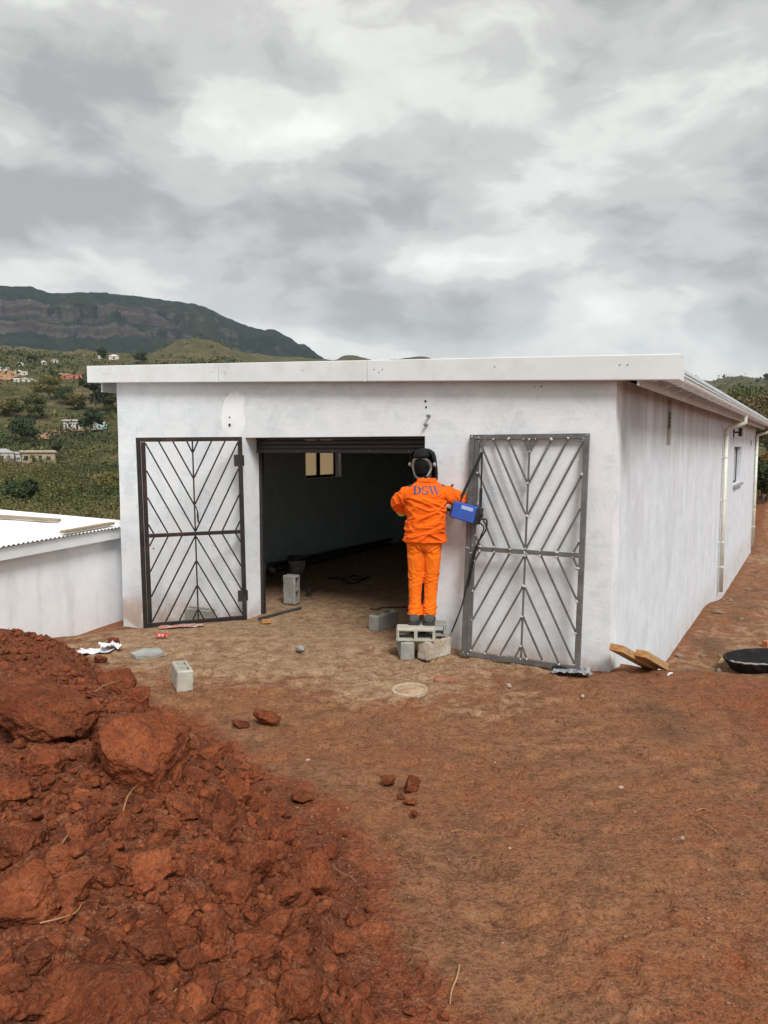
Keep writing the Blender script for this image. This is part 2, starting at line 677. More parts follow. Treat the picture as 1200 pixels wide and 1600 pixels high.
xs = axis([(-400, 60), (-100, 20), (-40, 3), (-14, .5), (-6.5, .05), (-3.4, .0165), (2.6, .026), (4.6, .09), (11, .3), (17, 1.5), (40, 20), (120, 90), (400, 1)])
ys = axis([(-400, 90), (-100, 20), (-20, 4), (-4, .5), (.6, .05), (1.5, .013), (3.4, .019), (5.5, .028), (8.2, .045), (11.5, .1), (24, .35), (36, 2), (60, 20), (200, 100), (400, 1)])
X, Y = np.meshgrid(xs, ys)
Z = height(X, Y)
me = npmesh('ground', np.stack([X, Y, Z], -1).reshape(-1, 3), gridfaces(len(xs), len(ys)))
pd = pile_d(X, Y)
LX, LY = loc_xy(X, Y)
big = fbm(X * .55, Y * .55, oct=4, seed=61)
dapron = np.hypot((LX + 3.2) / 3.6, (LY + .6) / 2.3)
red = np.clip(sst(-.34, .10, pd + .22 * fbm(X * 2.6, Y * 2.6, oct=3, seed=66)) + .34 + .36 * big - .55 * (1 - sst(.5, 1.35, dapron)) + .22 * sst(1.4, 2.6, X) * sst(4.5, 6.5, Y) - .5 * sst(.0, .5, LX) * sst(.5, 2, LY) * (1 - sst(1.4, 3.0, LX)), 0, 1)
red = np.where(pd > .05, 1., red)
tan = np.clip(.95 * (1 - sst(.35, 1.25, dapron)) + .35 * fbm(X * 1.2, Y * 1.2, oct=4, seed=63) - .1, 0, 1) * (pd < .0)
tan = np.maximum(tan, .62 * sst(-.3, .1, LX) * sst(.5, 2, LY) * (1 - sst(1.0, 2.6, LX)) * (.75 + .5 * big))
trk = (np.exp(-((X - .40 - .05 * (Y - 2) - .1 * np.sin(Y * 1.3)) / .17) ** 2) + .8 * np.exp(-((X - 1.45 - .12 * (Y - 2) - .08 * np.sin(Y * 1.1)) / .20) ** 2)) * (1 - sst(4.2, 5.4, Y)) * (.55 + .9 * fbm(X * 3, Y * 1.2, oct=3, seed=72))
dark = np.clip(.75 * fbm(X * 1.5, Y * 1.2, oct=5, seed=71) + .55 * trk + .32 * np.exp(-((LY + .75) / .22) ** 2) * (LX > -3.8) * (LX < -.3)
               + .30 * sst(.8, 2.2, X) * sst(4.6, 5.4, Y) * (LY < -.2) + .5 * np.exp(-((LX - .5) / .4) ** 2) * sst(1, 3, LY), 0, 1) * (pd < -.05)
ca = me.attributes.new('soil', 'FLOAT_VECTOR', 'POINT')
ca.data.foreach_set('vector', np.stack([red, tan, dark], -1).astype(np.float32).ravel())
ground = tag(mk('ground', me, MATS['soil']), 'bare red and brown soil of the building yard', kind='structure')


# ------------------------------------------------------------------ hills
def terr(az, r):
    """z of the far land by azimuth (deg, right positive) and distance"""
    lr = np.log(r)
    L = [(20, -7.5), (60, -4.3), (100, -5.6), (160, -5.2), (220, -2.4), (290, 9.1), (370, 24.), (470, 45), (700, 77), (900, 97), (1150, 124), (1500, 175)]
    Q = [(20, -4.), (34, -3.), (46, .6), (100, 1.), (300, 9.), (700, 44.), (1100, 76), (1500, 124), (1700, 124)]
    zl = np.interp(lr, np.log([a for a, _ in L]), [z for _, z in L])
    zr = np.interp(lr, np.log([a for a, _ in Q]), [z for _, z in Q])
    k = sst(2, 16, az)
    z = zl * (1 - k) + zr * k
    x, y = r * np.sin(np.radians(az)), r * np.cos(np.radians(az))
    z = z + fbm(x / 60., y / 60., oct=4, seed=81) * np.clip((r - 70) / 60., 0, 1) * (1.2 + r * .008)
    # a knoll in front of the cliffs
    z = z + 34 * np.exp(-((az + 13.5) / 3.4) ** 2 - ((r - 1150) / 170.) ** 2)
    return z


RX = [-900, -300, 0, 60, 100, 180, 250, 310, 340, 390, 430, 470, 512, 545, 620, 760, 900, 1090, 1140, 1200, 1500]
RY = [470, 452, 447, 452, 460, 463, 468, 474, 486, 507, 517, 537, 563, 585, 610, 630, 650, 680, 690, 690, 690]


def mount(az, r):
    x = 600 + F_PX * np.tan(np.radians(az))
    fac = (700 - np.interp(x, RX, RY)) / 250. * np.cos(np.radians(az))
    fac = np.clip(fac, .02, 2)
    sh = 120 * fbm(az * .22, r * 0, oct=3, seed=91) + 26 * fbm(az * 1.1, r * .004, oct=3, seed=93)
    T = [(900, 60), (1250, 118), (1600, 175), (1900, 232), (2180, 318), (2260, 345), (2278, 385), (2320, 400), (2335, 455), (2380, 470), (2480, 520), (2600, 541), (2900, 520), (4200, 380)]
    z = np.interp(r + sh, [a for a, _ in T], [q for _, q in T])
    z = z * fac * np.where(r > 2600, 1, 1)
    xw, yw = r * np.sin(np.radians(az)), r * np.cos(np.radians(az))
    return z + (22 * fbm(xw / 260., yw / 260., oct=5, gain=.55, seed=95) + 5 * fbm(xw / 22., yw / 22., oct=2, seed=97)) * sst(900, 1500, r) * (1 - .75 * sst(2450, 2580, r)) + 4 * fbm(xw / 18., yw / 18., oct=2, seed=99) * sst(2450, 2560, r)


def polar(name, azs, rs, fn):
    A, RR = np.meshgrid(azs, rs)
    Zp = fn(A, RR)
    V = np.stack([RR * np.sin(np.radians(A)), RR * np.cos(np.radians(A)), Zp], -1).reshape(-1, 3)
    return npmesh(name, V, gridfaces(len(azs), len(rs)))


m, t, b = new_mat('hill_scrubland')
P = t.node('ShaderNodeNewGeometry').outputs['Position']
n1, n2, n3 = t.noise(P, .012, 6, .6), t.noise(P, .05, 7, .62), t.noise(P, .4, 5, .6)
col = t.mix(t.maprange(n2, .38, .62), (.082, .074, .032), (.165, .118, .062))
col = t.mix(t.maprange(n1, .45, .62), col, (.105, .092, .040))
col = t.mix(t.math('MULTIPLY', t.maprange(n2, .60, .70), .8), col, (.20, .125, .075))
n6 = t.noise(P, .16, 4, .6)
col = t.mix(t.maprange(n6, .44, .60), col, t.mix(.6, col, (.040, .046, .018)))
col = t.mix(t.maprange(n3, .42, .62), col, t.mix(.5, col, (.035, .042, .017)))
t.put(b.inputs['Base Color'], col)
b.inputs['Roughness'].default_value = .95
b.inputs['Specular IOR Level'].default_value = .1
t.put(b.inputs['Normal'], t.bump(n3, .8, 1.2))
me = polar('hillside', np.linspace(-48, 48, 320), np.geomspace(22, 1500, 200), terr)
tag(mk('hillside', me, m), 'scrubby hillside across the valley', kind='structure')

m, t, b = new_mat('mountain_forest')
geo = t.node('ShaderNodeNewGeometry')
P = geo.outputs['Position']
nz = t.sep(geo.outputs['True Normal'])[2]
n1, n2, n3 = t.noise(P, .006, 6, .6), t.noise(P, .03, 7, .62), t.noise(P, .14, 4, .6)
forest = t.mix(t.maprange(n2, .36, .64), (.009, .017, .013), (.024, .034, .021))
forest = t.mix(t.math('MULTIPLY', t.maprange(n1, .5, .66), .6), forest, (.034, .040, .023))
strata = t.noise(t.mapping(P, (.006, .006, .09)), 1.0, 5, .6)
rock = t.mix(t.maprange(strata, .40, .62), (.048, .042, .040), (.105, .095, .088))
rock = t.mix(t.maprange(n3, .40, .62), rock, t.mix(.55, rock, (.07, .045, .038)))
steep = t.math('ADD', t.maprange(nz, .80, .56, 0., 1., False), t.math('MULTIPLY', t.math('SUBTRACT', n2, .52), 2.6))
steep = t.math('SUBTRACT', steep, t.math('ADD', t.math('MULTIPLY', t.maprange(t.sep(P)[0], -620., -330.), .75), t.math('MULTIPLY', t.maprange(n1, .44, .58), .55)))
col = t.mix(t.maprange(steep, .34, .70), forest, rock)
t.put(b.inputs['Base Color'], col)
b.inputs['Roughness'].default_value = .95
b.inputs['Specular IOR Level'].default_value = .05
t.put(b.inputs['Normal'], t.bump(t.math('ADD', n3, n2), .9, 9.))
azs = np.concatenate([np.linspace(-46, -30, 60)[:-1], np.linspace(-30, 2, 400)[:-1], np.linspace(2, 40, 60)])
rs_ = axis([(1000, 22), (2050, 9), (2240, 2.5), (2420, 7), (2660, 60), (4200, 1)])
me = polar('mountain', azs, rs_, mount)
tag(mk('mountain', me, m), 'dark forested mountain with a band of pale cliffs', kind='structure')
# ------------------------------------------------------------------ wall paints
def plaster(name, kind):
    m, t, b = new_mat(name)
    co = t.node('ShaderNodeTexCoord').outputs['Object']
    x, y, z = t.sep(co)
    a = t.noise(co, .8, 6, .6)
    f = t.noise(co, 3.2, 8, .66, dist=.6)
    g = t.noise(co, 24., 6, .65)
    if kind == 'front':
        col = t.mix(t.maprange(f, .36, .62), (.64, .685, .715), (.745, .785, .81))
        col = t.mix(t.math('MULTIPLY', t.maprange(a, .45, .62), .6), col, (.60, .635, .655))
        brush = t.noise(t.mapping(co, (1.2, 1, 14), rot=(0, .5, 0)), 2.2, 5, .6)
        col = t.mix(t.math('MULTIPLY', t.maprange(brush, .52, .66), .45), col, (.84, .845, .85))
        edge = t.noise(t.mapping(co, (1, 1, .7)), 1.9, 6, .62, dist=1.4)
        col = t.mix(t.math('MULTIPLY', t.maprange(edge, .50, .535), .4), col, (.77, .81, .84))
        # fresh filler patch by the lintel
        wob = t.noise(co, 3.4, 4, .6, col=True)
        cw = t.vmath('ADD', co, t.vmath('SCALE', t.vmath('SUBTRACT', wob, (.5, .5, .5)), scale=.30))
        d = t.vmath('LENGTH', t.vmath('MULTIPLY', t.vmath('SUBTRACT', cw, (-4.585, 0, 2.50)), (1 / .19, 0, 1 / .30)))
        col = t.mix(t.maprange(d, 1.06, .94), col, (.88, .90, .92))
        # paint edge just over the opening, scuffs near the ground
        band = t.math('MULTIPLY', t.maprange(z, 2.52, 2.26), t.maprange(t.noise(co, 2.6, 5, .6), .46, .56))
        col = t.mix(t.math('MULTIPLY', band, .7), col, (.80, .805, .82))
        foot = t.math('MULTIPLY', t.maprange(t.math('ADD', z, t.math('MULTIPLY', g, -.25)), .12, -.22), t.maprange(f, .34, .56))
        col = t.mix(t.math('MULTIPLY', foot, .7), col, (.40, .25, .17))
        spots = t.node('ShaderNodeTexVoronoi', feature='F1')
        t.put(spots.inputs['Vector'], co)
        spots.inputs['Scale'].default_value = 5.5
        sp = t.math('MULTIPLY', t.maprange(spots.outputs['Distance'], .055, .03), t.maprange(a, .48, .55))
        col = t.mix(t.math('MULTIPLY', sp, .7), col, (.22, .21, .20))
    elif kind == 'side':
        st = t.noise(t.mapping(co, (1, .7, .22)), 2.0, 6, .66, dist=.9)
        st2 = t.noise(t.mapping(t.vmath('ADD', co, (3, 7, 1)), (1, 2.6, .5)), 2.2, 5, .6, dist=.3)
        st3 = t.noise(t.mapping(t.vmath('ADD', co, (8, 2, 4)), (1, .9, .07)), 2.0, 5, .62, dist=.35)
        col = t.mix(t.maprange(f, .36, .62), (.61, .655, .70), (.69, .735, .78))
        col = t.mix(t.math('MULTIPLY', t.maprange(st, .50, .66), .42), col, (.52, .535, .56))
        col = t.mix(t.math('MULTIPLY', t.math('MULTIPLY', t.maprange(st2, .56, .66), t.maprange(a, .42, .56)), .5), col, (.80, .82, .84))
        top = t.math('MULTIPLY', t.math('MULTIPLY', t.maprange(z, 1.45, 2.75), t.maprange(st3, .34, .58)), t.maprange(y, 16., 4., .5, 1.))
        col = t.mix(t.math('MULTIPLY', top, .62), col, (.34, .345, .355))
        drip = t.math('MULTIPLY', t.maprange(st3, .60, .66), t.maprange(z, .6, 2.4))
        col = t.mix(t.math('MULTIPLY', drip, .6), col, (.78, .77, .77))
        foot = t.math('MULTIPLY', t.maprange(z, -.25, -.72), t.maprange(f, .38, .60))
        col = t.mix(t.math('MULTIPLY', foot, .5), col, (.46, .37, .30))
    elif kind == 'inner':
        col = t.mix(t.maprange(f, .36, .62), (.47, .61, .65), (.55, .68, .72))
        spots = t.node('ShaderNodeTexVoronoi', feature='F1')
        t.put(spots.inputs['Vector'], co)
        spots.inputs['Scale'].default_value = 2.6
        t.put(spots.inputs['Vector'], t.vmath('ADD', co, (.4, .2, .9)))
        col = t.mix(t.maprange(spots.outputs['Distance'], .10, .05), col, (.85, .86, .86))
    else:
        col = t.mix(t.maprange(f, .36, .62), (.81, .83, .85), (.87, .88, .89))
        st = t.noise(t.mapping(co, (1.4, 1, .3)), 1.6, 6, .6)
        col = t.mix(t.math('MULTIPLY', t.maprange(st, .5, .68), .5), col, (.60, .61, .635))
    t.put(b.inputs['Base Color'], col)
    b.inputs['Roughness'].default_value = .78
    b.inputs['Specular IOR Level'].default_value = .25
    h = t.math('ADD', t.math('MULTIPLY', g, .5), f)
    t.put(b.inputs['Normal'], t.bump(h, .35, .012))
    return m


for k in ('front', 'side', 'inner', 'neighbour'):
    plaster(k + '_plaster', k)
mat('white_sheet_metal', (.745, .775, .78), (.69, .715, .72), 1.6, .42, dirt=(.55, .52, .46), dscale=2.2, damt=.35, spec=.5)
mat('side_board_paint', (.60, .59, .585), (.53, .52, .515), 2.2, .6, dirt=(.50, .44, .40), dscale=3., damt=.4)
mat('gutter_plastic', (.75, .81, .83), (.69, .745, .765), 3., .38, dirt=(.48, .45, .40), dscale=5., damt=.35, spec=.5)
mat('downpipe_plastic', (.70, .69, .60), (.62, .60, .51), 3., .4, dirt=(.42, .36, .25), dscale=6., damt=.4, spec=.5)
mat('roof_sheet', (.62, .64, .65), (.54, .56, .57), 2., .4, metal=.25, spec=.5)
mat('white_roof_sheet', (.82, .82, .82), (.76, .765, .77), 1.2, .5, dirt=(.6, .57, .5), dscale=1.2, damt=.35)
mat('dark_shutter', (.018, .016, .017), (.026, .022, .021), 3., .45, spec=.5)
mat('black_steel_frame', (.02, .02, .021), (.03, .03, .03), 6., .5)
mat('roof_timber', (.06, .045, .035), (.09, .07, .05), 4., .8)
mat('vent_dark', (.16, .15, .11), (.10, .095, .07), 12., .8)
mat('stained_plaster', (.34, .31, .25), (.26, .235, .18), 9., .85)
mat('screw_grey', (.25, .25, .25), (.18, .18, .18), 30., .5, metal=.6)
mat('sill_concrete', (.36, .33, .30), (.28, .25, .22), 10., .85, bump=.4)
m, t, b = new_mat('window_glass')
tl_ = t.node('ShaderNodeBsdfTranslucent')
tl_.inputs[0].default_value = (.80, .66, .44, 1)
tr_ = t.node('ShaderNodeBsdfTransparent')
mx_ = t.node('ShaderNodeMixShader')
mx_.inputs[0].default_value = .30
t.l.new(tl_.outputs[0], mx_.inputs[1])
t.l.new(tr_.outputs[0], mx_.inputs[2])
t.l.new(mx_.outputs[0], m.node_tree.nodes['Material Output'].inputs[0])
mat('frosted_pane', (.42, .44, .45), (.36, .38, .39), 3., .25, spec=.5)
mat('timber_pale', (.48, .31, .15), (.38, .23, .10), 5., .7, stretch=(1, 6, 6), bump=.3, bscale=40., dirt=(.25, .15, .08), dscale=6., damt=.4)
mat('timber_end', (.50, .26, .09), (.36, .17, .06), 25., .75)
mat('timber_grey', (.36, .29, .20), (.26, .20, .13), 5., .8, stretch=(1, 8, 8))

# ------------------------------------------------------------------ the white building
BL = empty('white_building', tuple(CORNER), (0, 0, -TH))
tag(BL, 'long white plastered building with flat roof, open doorway and streaked side wall', 'building')
XL, TOPL, TOPR = -6.635, 3.138, 2.879
SL = -.0391                            # fall of the roof per metre to the right
LEN = 18.62


def top_at(x):
    return TOPR + SL * x


def panel(u0, u1, z0, z1, holes, step=.11):
    """grid of the face of a wall with rectangular openings -> (us, zs, keep)"""
    us, zs = {u0, u1}, {z0, z1}
    for a, b_, c, d in holes:
        us |= {a, b_}
        zs |= {c, d}

    def fill(s):
        s = sorted(s)
        out = [s[0]]
        for p, q in zip(s[:-1], s[1:]):
            n = max(1, int(round((q - p) / step)))
            out += [p + (q - p) * (i + 1) / n for i in range(n)]
        return out
    us, zs = fill(us), fill(zs)
    keep = np.ones((len(us) - 1, len(zs) - 1), bool)
    for i in range(len(us) - 1):
        for k in range(len(zs) - 1):
            cu_, cz_ = (us[i] + us[i + 1]) / 2, (zs[k] + zs[k + 1]) / 2
            if any(a < cu_ < b_ and c < cz_ < d for a, b_, c, d in holes):
                keep[i, k] = False
    return us, zs, keep


def wall_mesh(name, u0, u1, z0, z1, th, holes, fn, wob=.004, step=.11, seed=0, topfn=None):
    """fn(u, w, z) -> local xyz, w in 0..th"""
    us, zs, keep = panel(u0, u1, z0, z1, holes, step)
    vid = {}
    mbv, mbf = [], []

    def vert(i, k, s):
        key = (i, k, s)
        if key not in vid:
            u, z = us[i], zs[k]
            if topfn:
                z = z0 + (z - z0) * (topfn(u) - z0) / (z1 - z0) if z > 2.3 else z
                if zs[k] > 2.3:
                    z = 2.3 + (zs[k] - 2.3) * (topfn(u) - 2.3) / (z1 - 2.3)
            jit = wob * float(fbm(np.array([u * 2.1 + s * 9]), np.array([z * 2.1]), oct=3, seed=seed + s)[0])
            e = wob * .8 * float(vnoise(np.array([u * 5.]), np.array([z * 5.]), seed=seed + 7)[0])
            w_ = (0 if s == 0 else th) + jit
            vid[key] = len(mbv)
            mbv.append(fn(u + (e if i in (0, len(us) - 1) else 0), w_, z))
        return vid[key]
    nx, nz_ = keep.shape
    for i in range(nx):
        for k in range(nz_):
            if not keep[i, k]:
                continue
            for s in (0, 1):
                mbf.append((vert(i, k, s), vert(i + 1, k, s), vert(i + 1, k + 1, s), vert(i, k + 1, s)))
            for (di, dk, p, q) in ((-1, 0, (i, k), (i, k + 1)), (1, 0, (i + 1, k), (i + 1, k + 1)), (0, -1, (i, k), (i + 1, k)), (0, 1, (i, k + 1), (i + 1, k + 1))):
                a, c = i + di, k + dk
                if 0 <= a < nx and 0 <= c < nz_ and keep[a, c]:
                    continue
                mbf.append((vert(*p, 0), vert(*q, 0), vert(*q, 1), vert(*p, 1)))
    mb = MB()
    mb.v, mb.f = mbv, mbf
    return mb.mesh(name)


DL, DR, DT = -4.41, -1.972, 2.226     # door opening
me = wall_mesh('front_wall', XL, 0., -1.3, TOPL, .25, [(DL, DR, -1.3, DT)], lambda u, w_, z: (u, w_, z), seed=1, topfn=top_at)
front_wall = mk('front_wall', me, MATS['front_plaster'], BL)
# window in the long side wall (right) and in the left wall
wa, wb = sidep(1147.6, 698), sidep(1156.5, 752)
WY0, WY1, WZ0, WZ1 = wa[1], wb[1] + .05, wb[2] - .02, wa[2]
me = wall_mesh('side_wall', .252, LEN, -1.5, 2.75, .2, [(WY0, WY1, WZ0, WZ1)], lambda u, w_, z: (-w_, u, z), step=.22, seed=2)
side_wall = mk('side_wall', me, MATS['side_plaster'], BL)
nL = F_
PL = CORNER + F_ * (XL + .2)
la, lb = w2l(onplane(478, 748, PL, nL)), w2l(onplane(533, 700, PL, nL))
hole = [(la[1], lb[1], la[2], la[2] + .95)]
me = wall_mesh('left_wall', .252, LEN, -1.5, 3.1, .1, hole, lambda u, w_, z: (XL + w_, u, z), step=.3, seed=3)
mk('left_wall', me, MATS['side_plaster'], BL)
me = wall_mesh('left_wall_lining', .252, 8.3, -.4, 3.09, .09, hole, lambda u, w_, z: (XL + .11 + w_, u, z), step=.3, seed=3)
left_wall = mk('left_wall_lining', me, MATS['inner_plaster'], BL)
me = wall_mesh('rear_wall', XL + .202, -.202, -1.5, 2.7, .2, [], lambda u, w_, z: (u, LEN - .2 + w_, z), step=.5, seed=4)
mk('rear_wall', me, MATS['side_plaster'], BL)
me = wall_mesh('partition_wall', XL + .203, -.203, -.4, 2.68, .15, [], lambda u, w_, z: (u, 8.3 + w_, z), step=.5, seed=5)
mk('partition_wall', me, MATS['inner_plaster'], BL)
MB().bx(-1.3, -.21, .26, 8.28, -.3, 2.68).build('inner_room_wall', MATS['inner_plaster'], BL)

# windows
wm = MB()
fy, fz = .05, .05
xw = -.12
wm.bx(xw - .02, xw + .02, WY0, WY0 + fy, WZ0, WZ1).bx(xw - .02, xw + .02, WY1 - fy, WY1, WZ0, WZ1).bx(xw - .02, xw + .02, WY0 + fy, WY1 - fy, WZ0, WZ0 + fz).bx(xw - .02, xw + .02, WY0 + fy, WY1 - fy, WZ1 - fz, WZ1)
win = wm.build('window', MATS['black_steel_frame'], BL)
MB().bx(xw - .004, xw + .004, WY0 + fy - .01, WY1 - fy + .01, WZ0 + fz - .01, WZ1 - fz + .01).build('pane', MATS['frosted_pane'], win)
MB().bx(-.098, .07, WY0 - .02, WY1 + .10, WZ0 - .06, WZ0 - .002).build('sill', MATS['sill_concrete'], win, bevel=.008)
xw = XL + .06
wy0, wy1, wz0, wz1 = la[1], lb[1], la[2], la[2] + .95
wy1b = wy1 - .02
wm = MB()
wm.bx(xw - .02, xw + .02, wy0, wy0 + .05, wz0, wz1).bx(xw - .02, xw + .02, wy1b - .05, wy1b, wz0, wz1).bx(xw - .02, xw + .02, wy0 + .05, wy1b - .05, wz0, wz0 + .05)
wm.bx(xw - .02, xw + .02, wy0 + .05, wy1b - .05, wz1 - .05, wz1)
mid = (wy0 + wy1b) / 2
wm.bx(xw - .02, xw + .02, mid - .05, mid + .05, wz0 + .05, wz1 - .05)
win2 = wm.build('window', MATS['black_steel_frame'], BL)
for a, b_ in ((wy0 + .045, mid - .045), (mid + .045, wy1b - .045)):
    MB().bx(xw - .003, xw + .003, a, b_, wz0 + .045, wz1 - .045).build('pane', MATS['window_glass'], win2)

# roller shutter rolled up under the lintel
sh = MB().bx(DL + .01, DR - .01, .19, .235, DT - .03, DT + .2).build('roller_shutter', MATS['dark_shutter'], BL)
zz = DT - .034
for i in range(2):
    MB().loft([[(xx, .205 + yy, zz + zo) for yy, zo in ((0, 0), (-.012, -.009), (-.016, -.027), (-.012, -.046), (0, -.056), (.012, -.050), (.012, -.004))] for xx in (DL + .02, DR - .02)]).build('slat', MATS['dark_shutter'], sh)
    zz -= .053
br = MB().bx(DL + .02, DR - .02, .185, .225, zz - .045, zz).build('bottom_rail', MATS['dark_shutter'], sh, bevel=.004)
for i in range(5):
    xx = DL + .15 + i * .5
    MB().lathe([(.001, 0), (.008, 0), (.008, .004), (.001, .005)], 8).build('bolt', MATS['screw_grey'], sh, loc=(xx, .184, zz - .022), rot=(math.pi / 2, 0, 0))
for xx in (DL + .002, DR - .042):
    MB().bx(xx, xx + .04, .254, .30, -.05, DT).build('shutter_guide', MATS['dark_shutter'], BL)

# fascia along the front: three lengths with a folded top lip
fa = [(-7.066, -4.715), (-4.707, -2.615), (-2.607, .568)]


def ftop(x):
    return 2.939 - .0391 * x


for i, (a, b_) in enumerate(fa):
    mb = MB()
    for x in (a, b_):
        pass
    ring = lambda x: [(x, -.118, ftop(x) - .226), (x, -.122, ftop(x) - .218), (x, -.122, ftop(x) - .006), (x, -.116, ftop(x)), (x, .02, ftop(x)), (x, .02, ftop(x) - .02), (x, -.098, ftop(x) - .02), (x, -.098, ftop(x) - .226)]
    mb.loft([ring(a + (b_ - a) * k / 8) for k in range(9)])
    fb = mb.build('fascia_board', MATS['white_sheet_metal'], BL)
    if i:
        MB().bx(a - .05, a - .004, -.1262, -.1225, ftop(a) - .224, ftop(a) - .004).build('joint_strip', MATS['white_sheet_metal'], fb)
for x, dz_ in [(-6.75, .11), (-6.69, .11), (-4.80, .10), (-4.62, .10), (-4.60, .13), (-3.46, .10), (-2.52, .10), (-2.46, .13), (-2.42, .10), (-1.15, .09), (.05, .09), (.12, .09)]:
    MB().lathe([(.0005, 0), (.007, 0), (.006, .003), (.0005, .004)], 8).build('screw', MATS['screw_grey'], BL, loc=(x, -.1222, ftop(x) - dz_), rot=(math.pi / 2, 0, 0))
# returns and soffit timbers
ring = lambda x: [(x, -.098, ftop(x) - .226), (x, -.098, ftop(x) - .01), (x + .004, -.098, ftop(x) - .01), (x + .004, -.098, ftop(x) - .226)]
MB().bx(.560, .566, -.097, .12, ftop(.56) - .222, ftop(.56) - .024).build('fascia_return', MATS['white_sheet_metal'], BL)
MB().bx(-7.064, -7.058, -.097, .12, ftop(-7.06) - .222, ftop(-7.06) - .024).build('fascia_return', MATS['white_sheet_metal'], BL)
MB().bx(-6.88, -6.85, -.05, LEN + .3, 2.86, 3.10).build('left_eave_board', MATS['side_board_paint'], BL)
# rafters: dark timber ends over the side wall
for i in range(19):
    yy = .45 + i * 1.0
    mb = MB()
    mb.loft([[(x, yy - .025, ftop(x) - .185 + .004), (x, yy + .025, ftop(x) - .185 + .004), (x, yy + .025, ftop(x) - .065), (x, yy - .025, ftop(x) - .065)] for x in (XL + .25, .196)])
    mb.build('rafter', MATS['roof_timber'], BL)
# long side fascia, gutter, brackets
MB().bx(.2, .222, -.095, 19.0, 2.66, 2.872).build('side_fascia_board', MATS['side_board_paint'], BL)
GX, GZ, GR = .385, 2.792, .062
prof = [(GX + GR * math.cos(a), GZ + GR * math.sin(a)) for a in np.linspace(math.pi, 2 * math.pi, 13)]
prof = [(prof[0][0], GZ + .03)] + prof + [(prof[-1][0], GZ + .03), (prof[-1][0] + .012, GZ + .03), (prof[-1][0] + .012, GZ + .018)]
gm = MB()
inner = [(GX + (x - GX) * .95, z + .003) for x, z in prof[:14]]
loop = prof + inner[::-1]
for y0, y1 in ((-.094, 6.28), (6.29, 12.6), (12.61, 19.05)):
    MB().loft([[(x, y, z) for x, z in loop] for y in (y0, y1)]).build('gutter', MATS['gutter_plastic'], BL, smooth=False)
for yj in (6.285, 12.605):
    MB().loft([[(GX + (x - GX) * 1.04, y, z - .003) for x, z in prof[:15]] + [(GX + (x - GX) * 1.01, y, z - .001) for x, z in prof[:15]][::-1] for y in (yj - .03, yj + .03)]).build('gutter_joint', MATS['gutter_plastic'], BL)
for i in range(26):
    yy = .28 + i * .73
    arc = [(GX + (GR + .010) * math.cos(a), GZ + (GR + .010) * math.sin(a)) for a in np.linspace(1.02 * math.pi, 2 * math.pi, 12)]
    pts = [(.2225, GZ - .075), (.27, GZ - .072), (.31, GZ - .060)] + [p for p in arc if p[1] < GZ - .028 or p[0] > GX] + [(GX + GR + .012, GZ + .02)]
    o = MB()
    rings = []
    for k, (x, z) in enumerate(pts):
        rings.append([(x, yy - .014, z - .004), (x, yy + .014, z - .004), (x, yy + .014, z), (x, yy - .014, z)])
    o.loft(rings).build('gutter_bracket', MATS['gutter_plastic'], BL)
# roof sheets with trapezoid ribs across the fall
ribw = .1715
prof = [(0, 0), (.112, 0), (.124, .036), (.160, .036), (.1715, 0)]
for i in range(28):
    y0 = -.08 + i * .686
    line = []
    for k in range(4):
        for (a, h_) in prof[:-1]:
            line.append((y0 + k * ribw + a, h_))
    line.append((y0 + .686, 0))
    rings = []
    for x in (-7.04, .425):
        up_ = [(x, y, ftop(x) - .055 + h_) for y, h_ in line]
        dn = [(x, y, ftop(x) - .0565 + h_) for y, h_ in line][::-1]
        rings.append(up_ + dn)
    MB().loft(rings).build('roof_sheet', MATS['roof_sheet'], BL)


def downpipe(yy, zb):
    pm = MB()
    pm.tube([(GX, yy, GZ - GR + .01), (GX, yy, GZ - GR - .10), (GX - .03, yy, GZ - GR - .155), (.12, yy - .02, GZ - GR - .23), (.075, yy - .03, GZ - GR - .27), (.065, yy - .03, GZ - GR - .36)], .043, 12)
    o = pm.build('downpipe', MATS['downpipe_plastic'], BL, smooth=True)
    MB().tube([(.065, yy - .03, GZ - GR - .33), (.065, yy - .03, zb)], .041, 14, spline=False).build('pipe_length', MATS['downpipe_plastic'], o, smooth=True)
    for z in (1.9, 1.05, .2, -.3):
        MB().tube([(.065, yy - .03, z), (.065, yy - .03, z + .03)], .047, 14, spline=False).bx(-.002, .03, yy - .075, yy + .015, z, z + .03).build('pipe_clamp', MATS['downpipe_plastic'], o)


DP = sidep(1124.5, 800)[1]
downpipe(DP + .1, -.80)
downpipe(LEN - .25, -.90)
# electrics and vents on the long wall
va = sidep(1045, 655)
MB().bx(-.006, .004, va[1] - .10, va[1] + .14, va[2] - .32, va[2] + .24).build('vent_surround', MATS['stained_plaster'], BL)
vent = MB().bx(-.004, .010, va[1] - .05, va[1] + .09, va[2] - .12, va[2] + .10).build('air_brick', MATS['vent_dark'], BL)
for i in range(4):
    MB().bx(.009, .016, va[1] - .04, va[1] + .08, va[2] - .10 + i * .05, va[2] - .075 + i * .05).build('vent_bar', MATS['black_steel_frame'], vent)
vb = sidep(1173.3, 692)
MB().bx(-.004, .012, vb[1] - .08, vb[1] + .12, vb[2] - .07, vb[2] + .07).build('air_brick', MATS['vent_dark'], BL)
lp = sidep(1147, 675)
lamp = MB().bx(.0, .02, lp[1] - .22, lp[1] - .12, lp[2] - .12, lp[2] + .06).bx(.02, .13, lp[1] - .19, lp[1] - .15, lp[2] - .03, lp[2] + .01).build('wall_lamp', MATS['black_steel_frame'], BL, bevel=.004)
